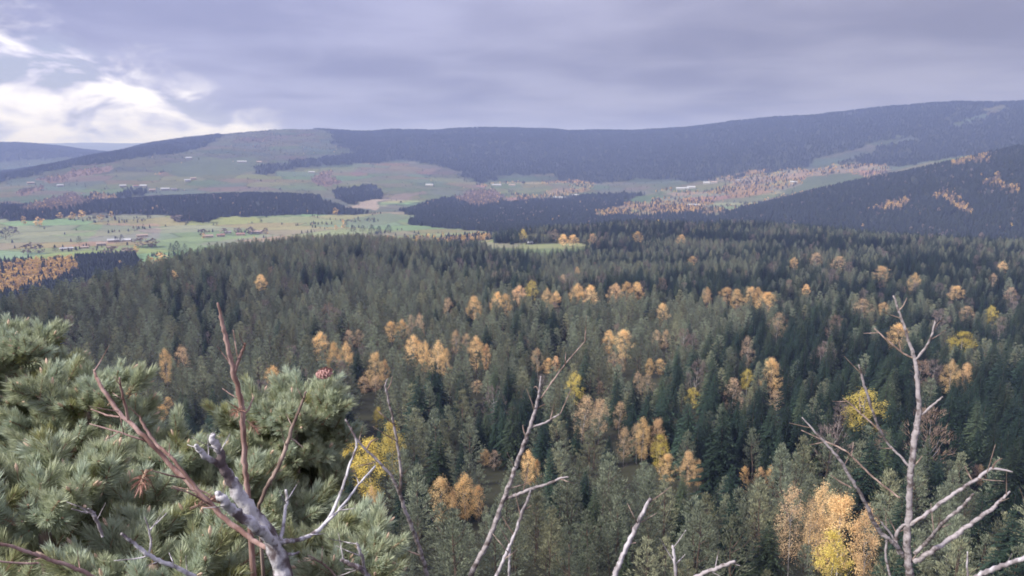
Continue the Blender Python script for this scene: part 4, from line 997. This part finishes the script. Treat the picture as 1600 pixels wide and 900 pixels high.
# grey stub covered in lichen, three broken prongs and a twisting side branch
e, org = plant('dead_pine_stub', 'thick grey lichen covered stub with three broken prongs', 'dead branch', None,
 [(450, 930, 25, 1.307), (438, 885, 23), (418, 833, 19), (390, 795, 17), (368, 765, 15), (352, 735, 12), (344, 708, 10.5), (334, 690, 9), (331, 678, 6)],
 [[(368, 752, 9, 1.338), (345, 729, 8, 1.322), (322, 714, 8, 1.307), (311, 702, 7, 1.300), (306, 696, 4, 1.292)],
  [(428, 850, 13, 1.307), (398, 822, 14, 1.277), (365, 798, 13, 1.269), (348, 780, 12, 1.262), (338, 768, 7, 1.262)],
  [(436, 846, 7), (455, 845, 6), (480, 839, 5.4, 1.368), (505, 822, 5.2, 1.398), (522, 795, 4.6, 1.429), (534, 765, 3.8, 1.444), (548, 722, 3.4, 1.474), (557, 695, 2.8, 1.505), (548, 668, 2.6, 1.520)],
  [(505, 822, 4.4, 1.398), (528, 798, 3.4, 1.414), (545, 778, 3.0, 1.444), (562, 755, 2.8, 1.474), (587, 728, 2.6, 1.505)],
  [(440, 850, 5), (440, 838, 5), (444, 812, 4.4, 1.338), (448, 782, 4, 1.353), (447, 765, 3, 1.360)],
  [(440, 862, 5), (455, 867, 3.6), (468, 862, 2.8)]], 1.32, (M['lichen'], M['lichen'], M['greytwig']))
for o in e.children:
    if o.name.startswith('branch') and o.data.materials and len(o.data.vertices) > 330: o.data.materials[0] = M['browntwig']
# reddish dead branch forking to the upper left
e, org = plant('dead_pine_branch', 'reddish dead pine branch forking up to the left over green needles', 'dead branch', None,
 [(428, 862, 5, 1.353), (400, 846, 6.4, 1.383), (360, 818, 6.4, 1.414), (310, 770, 6, 1.459), (262, 722, 5.6, 1.505), (225, 682, 5.4), (187, 645, 5.2, 1.566), (158, 603, 4.4, 1.596), (150, 588, 3.6, 1.611), (147, 577, 2, 1.619)],
 [[(345, 802, 4.6, 1.429), (300, 755, 4.4, 1.444), (268, 715, 4.2, 1.467), (243, 692, 4.0, 1.490), (224, 664, 3.6, 1.505), (218, 650, 2.2, 1.512)],
  [(202, 660, 3.4, 1.550), (197, 640, 3.4, 1.543), (190, 612, 3.2, 1.535), (187, 590, 2.0, 1.528)], [(236, 692, 2.8, 1.520), (210, 683, 2.4, 1.520), (175, 672, 2.2, 1.535), (140, 662, 1.2, 1.550)],
  [(186, 652, 2.5, 1.566), (165, 648, 2.4, 1.581), (142, 639, 1.4, 1.596)], [(290, 748, 2.5, 1.474), (262, 742, 2.2, 1.459), (236, 735, 1.3, 1.444)], [(330, 790, 2.4, 1.444), (300, 772, 2.2, 1.414), (268, 762, 1.2, 1.398)], [(300, 762, 2.3, 1.467), (318, 768, 2, 1.467), (338, 780, 1.2, 1.459)]],
 1.52, (M['redtwig'], M['redtwig'], M['redtwig']), root=False, mainname='main_branch')
dead_tufts(e, org, [(232, 738, 1), (308, 797, 1)], 1.48, 3)
# reddish stem standing behind the stub
e, org = plant('dead_pine', 'upright reddish dead stem with one short fork, left of centre', 'dead branch', None,
 [(386, 760, 6.5, 1.786), (382, 720, 6.8), (379, 660, 7), (375, 620, 6.6), (365, 582, 6.2), (358, 550, 5.6), (351, 520, 5), (345, 495, 4.2), (340, 473, 2.4)],
 [[(366, 586, 4.6), (372, 566, 4.6), (378, 550, 4.2), (384, 536, 3.2)], [(378, 650, 3.2), (388, 640, 2.8), (396, 620, 2)], [(362, 570, 2.4), (354, 560, 1.6), (347, 552, 1)]], 1.79, (M['redtwig'], M['redtwig'], M['redtwig']))
dead_tufts(e, org, [(386, 655, 1), (380, 640, 1)], 1.77, 5)
e, org = plant('brown_stem', 'smooth tan stem slanting up to the right through the cone pine', 'dead branch', None,
 [(404, 790, 4.6, 1.748), (415, 765, 5), (432, 735, 5), (446, 700, 4.8), (458, 665, 4.2), (468, 640, 3.6), (478, 612, 2.6)], [[(452, 684, 2.4), (462, 690, 2), (474, 700, 1.2)]], 1.75, (M['browntwig'], M['browntwig']))
# slim pale stems
GRP = None
plant('dead_sapling', 'slim pale dead stem forking in two, in front of the yellow thicket', 'sapling', GRP,
 [(668, 905, 5.5), (660, 872, 5.2), (648, 838, 5), (634, 800, 4.6), (624, 770, 4.4), (612, 745, 3.8), (592, 722, 3.4), (572, 703, 3), (556, 684, 2.6), (540, 655, 2)],
 [[(625, 772, 4.2), (627, 745, 4), (622, 700, 3.8), (614, 655, 3.4), (606, 620, 3), (602, 603, 2.6), (606, 592, 1.6)], [(657, 868, 2.5), (643, 863, 2), (630, 857, 1.2)], [(572, 703, 2.4), (580, 690, 2), (592, 686, 1.2)], [(604, 612, 1.8), (610, 600, 1.6), (613, 588, 1)]],
 2.4, (M['palebark'], M['palebark'], M['browntwig']))
plant('dead_birch_stem', 'white dead birch stem at the centre with a bare side branch', 'sapling', GRP,
 [(731, 908, 6.6), (748, 873, 6.6), (766, 838, 6.4), (780, 800, 6), (793, 765, 5.8), (806, 728, 5.4), (818, 695, 5), (829, 665, 4.6), (838, 635, 4), (843, 608, 3.2), (845, 588, 1.8)],
 [[(786, 780, 4.2), (805, 774, 4.4), (830, 764, 4.2), (855, 756, 3.8), (875, 748, 3.2), (888, 745, 1.8)], [(828, 668, 3), (848, 662, 2.8), (866, 652, 2.6), (877, 645, 1.4)], [(845, 622, 1.9, 2.45), (866, 592, 1.9, 2.5), (888, 563, 1.7, 2.56), (915, 532, 0.9, 2.6)],
  [(822, 682, 1.8), (818, 672, 1.6), (817, 664, 1)], [(842, 612, 1.8), (838, 604, 1.4), (834, 606, 1)], [(838, 640, 1.8), (846, 634, 1.5), (852, 632, 1)]],
 2.4, (M['palebark'], M['palebark'], M['browntwig']))
plant('dead_birch_stem', 'short pale broken stem just right of the white dead birch stem', 'sapling', GRP,
 [(772, 908, 4.4), (784, 880, 4.4), (797, 852, 4.2), (808, 825, 4), (818, 796, 3.8), (826, 776, 3.4), (829, 766, 2)], [[(795, 905, 3.4), (796, 880, 3.4), (796, 862, 3.2), (797, 848, 2.6)], [(818, 796, 2), (824, 794, 1.6), (830, 790, 1)]], 2.2, (M['greytwig'], M['greytwig'], M['browntwig']))
plant('broken_stem', 'pale broken stem slanting right at the bottom of the view', 'sapling', GRP,
 [(956, 912, 7), (966, 885, 6.6), (976, 862, 6.4), (990, 832, 5.6), (1004, 803, 5), (1016, 779, 4)], [[(978, 860, 2.4), (984, 850, 2), (994, 848, 1.2)]], 2.2, (M['greytwig'], M['greytwig'], M['browntwig']))
plant('broken_stem', 'thin upright grey stub right of the slanting broken stem', 'sapling', GRP, [(1056, 910, 3.8), (1055, 885, 3.8), (1053, 866, 3.6), (1051, 853, 2.8)], [], 2.2, (M['greytwig'],))
plant('broken_stem', 'pale stem leaning low to the right at the bottom edge', 'sapling', GRP, [(1072, 910, 5), (1092, 899, 5), (1115, 890, 4.8), (1132, 883, 4.4), (1149, 877, 3.6)], [], 2.1, (M['palebark'],))
plant('lichen_twig', 'grey lichened twig with a broken white tip at the bottom left', 'dead branch', GRP, [(322, 915, 6, 1.258), (298, 898, 5.6), (270, 884, 5.4), (243, 873, 5), (225, 862, 5), (205, 846, 4.4), (190, 833, 3.6)], [[(232, 866, 3.0), (236, 850, 2.6), (232, 825, 2.2), (226, 808, 1.2)], [(232, 868, 2), (212, 873, 1.6), (178, 876, 1)]], 1.26, (M['lichen'], M['greytwig'], M['greytwig']))
plant('dead_twig', 'pinkish bare twig crossing the bottom left corner', 'dead branch', GRP, [(160, 912, 5.4, 1.184), (130, 893, 5), (95, 880, 4.6), (60, 868, 4.4), (28, 857, 4.2), (-20, 845, 4)], [[(60, 880, 2.8), (30, 880, 2.6), (-12, 876, 2.4)]], 1.18, (M['redtwig'], M['redtwig']))
plant('dead_twig', 'short grey knobbly twig among the needles left of the red branch', 'dead branch', GRP, [(160, 838, 3.4, 1.480), (152, 815, 4.2), (145, 802, 4.6), (138, 795, 2.6)], [[(145, 802, 2.4), (130, 800, 2), (112, 795, 1.2)]], 1.48, (M['greytwig'], M['greytwig']), root=False)
plant('dead_twig', 'crooked grey twig under the low pine right of the stub', 'dead branch', GRP, [(580, 905, 6, 1.406), (566, 890, 6.5), (545, 880, 6), (533, 874, 4)], [[(570, 893, 4, 1.406), (566, 872, 4.2), (560, 855, 3.6), (557, 848, 2)]], 1.4, (M['lichen'], M['greytwig'], M['greytwig']), root=False)
plant('dead_twig', 'thin arched pale twig low between the stub and the low pine', 'dead branch', GRP, [(528, 905, 3, 1.332), (515, 890, 3), (500, 878, 2.6), (482, 868, 1.6)], [], 1.33, (M['browntwig'],), root=False)
# bare sapling on the right
plant('bare_sapling', 'tall bare white-barked sapling with many branches at the right', 'sapling', GRP,
 [(1424, 915, 10.5), (1420, 885, 9.6), (1417, 850, 8.6), (1419, 815, 7.8), (1421, 770, 7.4), (1424, 725, 7.4), (1429, 685, 7.6), (1434, 655, 7.2), (1436, 630, 6), (1433, 595, 5), (1429, 562, 4.6), (1422, 540, 4), (1413, 512, 3.6), (1405, 487, 3), (1396, 462, 1.8)],
 [[(1430, 563, 3), (1445, 545, 3.2), (1455, 525, 3), (1461, 502, 1.8)], [(1429, 561, 2.5), (1408, 550, 2.3), (1388, 533, 2.2), (1366, 513, 1.2)], [(1440, 648, 3), (1456, 634, 3), (1473, 620, 1.8)],
  [(1420, 728, 3.4), (1402, 708, 3), (1383, 688, 3), (1366, 650, 3, 2.56), (1355, 615, 3.4, 2.54), (1348, 595, 3.2, 2.53), (1342, 570, 1.8, 2.52)], [(1374, 672, 2.4, 2.58), (1348, 649, 2.2, 2.6), (1333, 635, 2, 2.6), (1317, 622, 1.2, 2.6)],
  [(1412, 868, 6.4), (1392, 845, 5.8, 2.56), (1372, 828, 5.4, 2.54), (1354, 790, 4.6, 2.5), (1336, 758, 4.4, 2.48), (1318, 728, 4, 2.46), (1302, 706, 3.4, 2.45), (1278, 680, 2.6, 2.44), (1253, 652, 1.4, 2.44)],
  [(1406, 778, 2.5), (1378, 757, 2.5, 2.62), (1355, 737, 2.4, 2.64), (1340, 722, 2.4, 2.66), (1320, 704, 2.2, 2.68), (1290, 690, 1.9, 2.7), (1252, 672, 1.2, 2.7)],
  [(1420, 822, 5), (1440, 808, 5.2), (1470, 786, 5, 2.66), (1500, 765, 4.8, 2.7), (1525, 750, 4.2, 2.74), (1550, 732, 3.8, 2.78), (1582, 738, 2, 2.8)],
  [(1430, 866, 5), (1448, 846, 5), (1476, 815, 4.6, 2.52), (1500, 795, 4.4, 2.5), (1521, 772, 3, 2.48)],
  [(1430, 878, 7), (1455, 862, 6.6), (1485, 842, 6.2, 2.68), (1515, 820, 5.8, 2.72), (1545, 799, 5, 2.76), (1562, 783, 4, 2.8), (1578, 768, 2.2, 2.82)],
  [(1405, 862, 4.2), (1400, 840, 4), (1408, 823, 4), (1420, 818, 3)], [(1385, 845, 3), (1384, 870, 3), (1392, 905, 3)], [(1330, 762, 2.5, 2.48), (1312, 752, 2, 2.48), (1298, 742, 1.2, 2.48)],
  [(1404, 866, 3), (1394, 838, 2.6), (1380, 820, 2.2), (1376, 812, 1.2)], [(1520, 752, 1.8, 2.74), (1512, 738, 1.6, 2.74), (1508, 728, 1, 2.74)], [(1551, 732, 2.4, 2.78), (1556, 722, 2, 2.78), (1566, 716, 1.2, 2.78)], [(1404, 485, 1.8), (1411, 478, 1.4), (1417, 466, 1)], [(1424, 730, 1.8), (1434, 722, 1.6), (1441, 712, 1)]],
 2.6, (M['palebark'], M['palebark'], M['browntwig']))
plant('dead_branch', 'thick pale branch rising at the bottom right corner', 'dead branch', GRP, [(1500, 918, 7, 2.3), (1525, 902, 7), (1555, 888, 6.6), (1590, 876, 6), (1630, 862, 5.4)], [[(1512, 905, 2.6), (1511, 880, 2.2), (1512, 862, 1.2)]], 2.3, (M['greytwig'], M['greytwig']))

# cone and rusty tip on the foreground pine
mb = MB(); rn = random.Random(4)
for k in range(44):
    u = k/43; a = k*2.39996; rad = 0.0125*math.sin(math.pi*(0.12+0.80*u))**0.8; o_ = Vector((math.cos(a), math.sin(a), 0)); s_ = o_.cross(Vector((0, 0, 1)))
    c_ = Vector((0, 0, 0.040*u)); p = c_+o_*rad
    mb.quad(c_+s_*0.004, p+s_*0.005-Vector((0, 0, .001)), p+o_*0.003+Vector((0, 0, .005)), c_-s_*0.004); mb.tri(p+s_*0.005-Vector((0, 0, .001)), p-s_*0.005-Vector((0, 0, .001)), p+o_*0.003+Vector((0, 0, .005)))
mb.add(tube([(0, 0, 0), (0, 0, 0.02), (0, 0, 0.038)], [0.007, 0.009, 0.002], 8))
M['cone'] = plain('cone_scales', (0.46, 0.27, 0.24))
o = bpy.data.objects.new('pine_cone', mb.mesh('pine_cone', M['cone'])); COL.objects.link(o); o.location = P3(496, 586, 2.85); o.rotation_euler = (0.15, 1.25, -0.2); o.scale = (1.6,)*3
tag(o, 'reddish pine cone at the tip of the foreground pine', 'cone')

# ------------------------------------------------------------------ haze: one box of air round everything
hb = 27500.0
z0, z1 = float(H.min())-1.0, float(H.max())+25.0
hv_ = [(sx*hb, sy*hb, zz) for zz in (z0, z1) for sx, sy in ((-1, -1), (1, -1), (1, 1), (-1, 1))]
hm = bpy.data.materials.new('haze'); hm.use_nodes = True; hm.node_tree.nodes.clear(); t = NT(hm.node_tree)
pv = t.n('ShaderNodeVolumePrincipled', ins={'Color': (*HAZE_COLOR, 1), 'Density': HAZE_DENSITY, 'Anisotropy': 0.0})
pv.inputs['Absorption Color'].default_value = (1, 1, 1, 1)
o = t.n('ShaderNodeOutputMaterial'); t.link(pv.outputs[0], o.inputs['Volume'])
haze = mesh_obj('haze', hv_, [(0, 3, 2, 1), (4, 5, 6, 7), (0, 1, 5, 4), (1, 2, 6, 5), (2, 3, 7, 6), (3, 0, 4, 7)], hm)
haze['kind'] = 'stuff'; haze['label'] = 'blue haze filling the valley air'
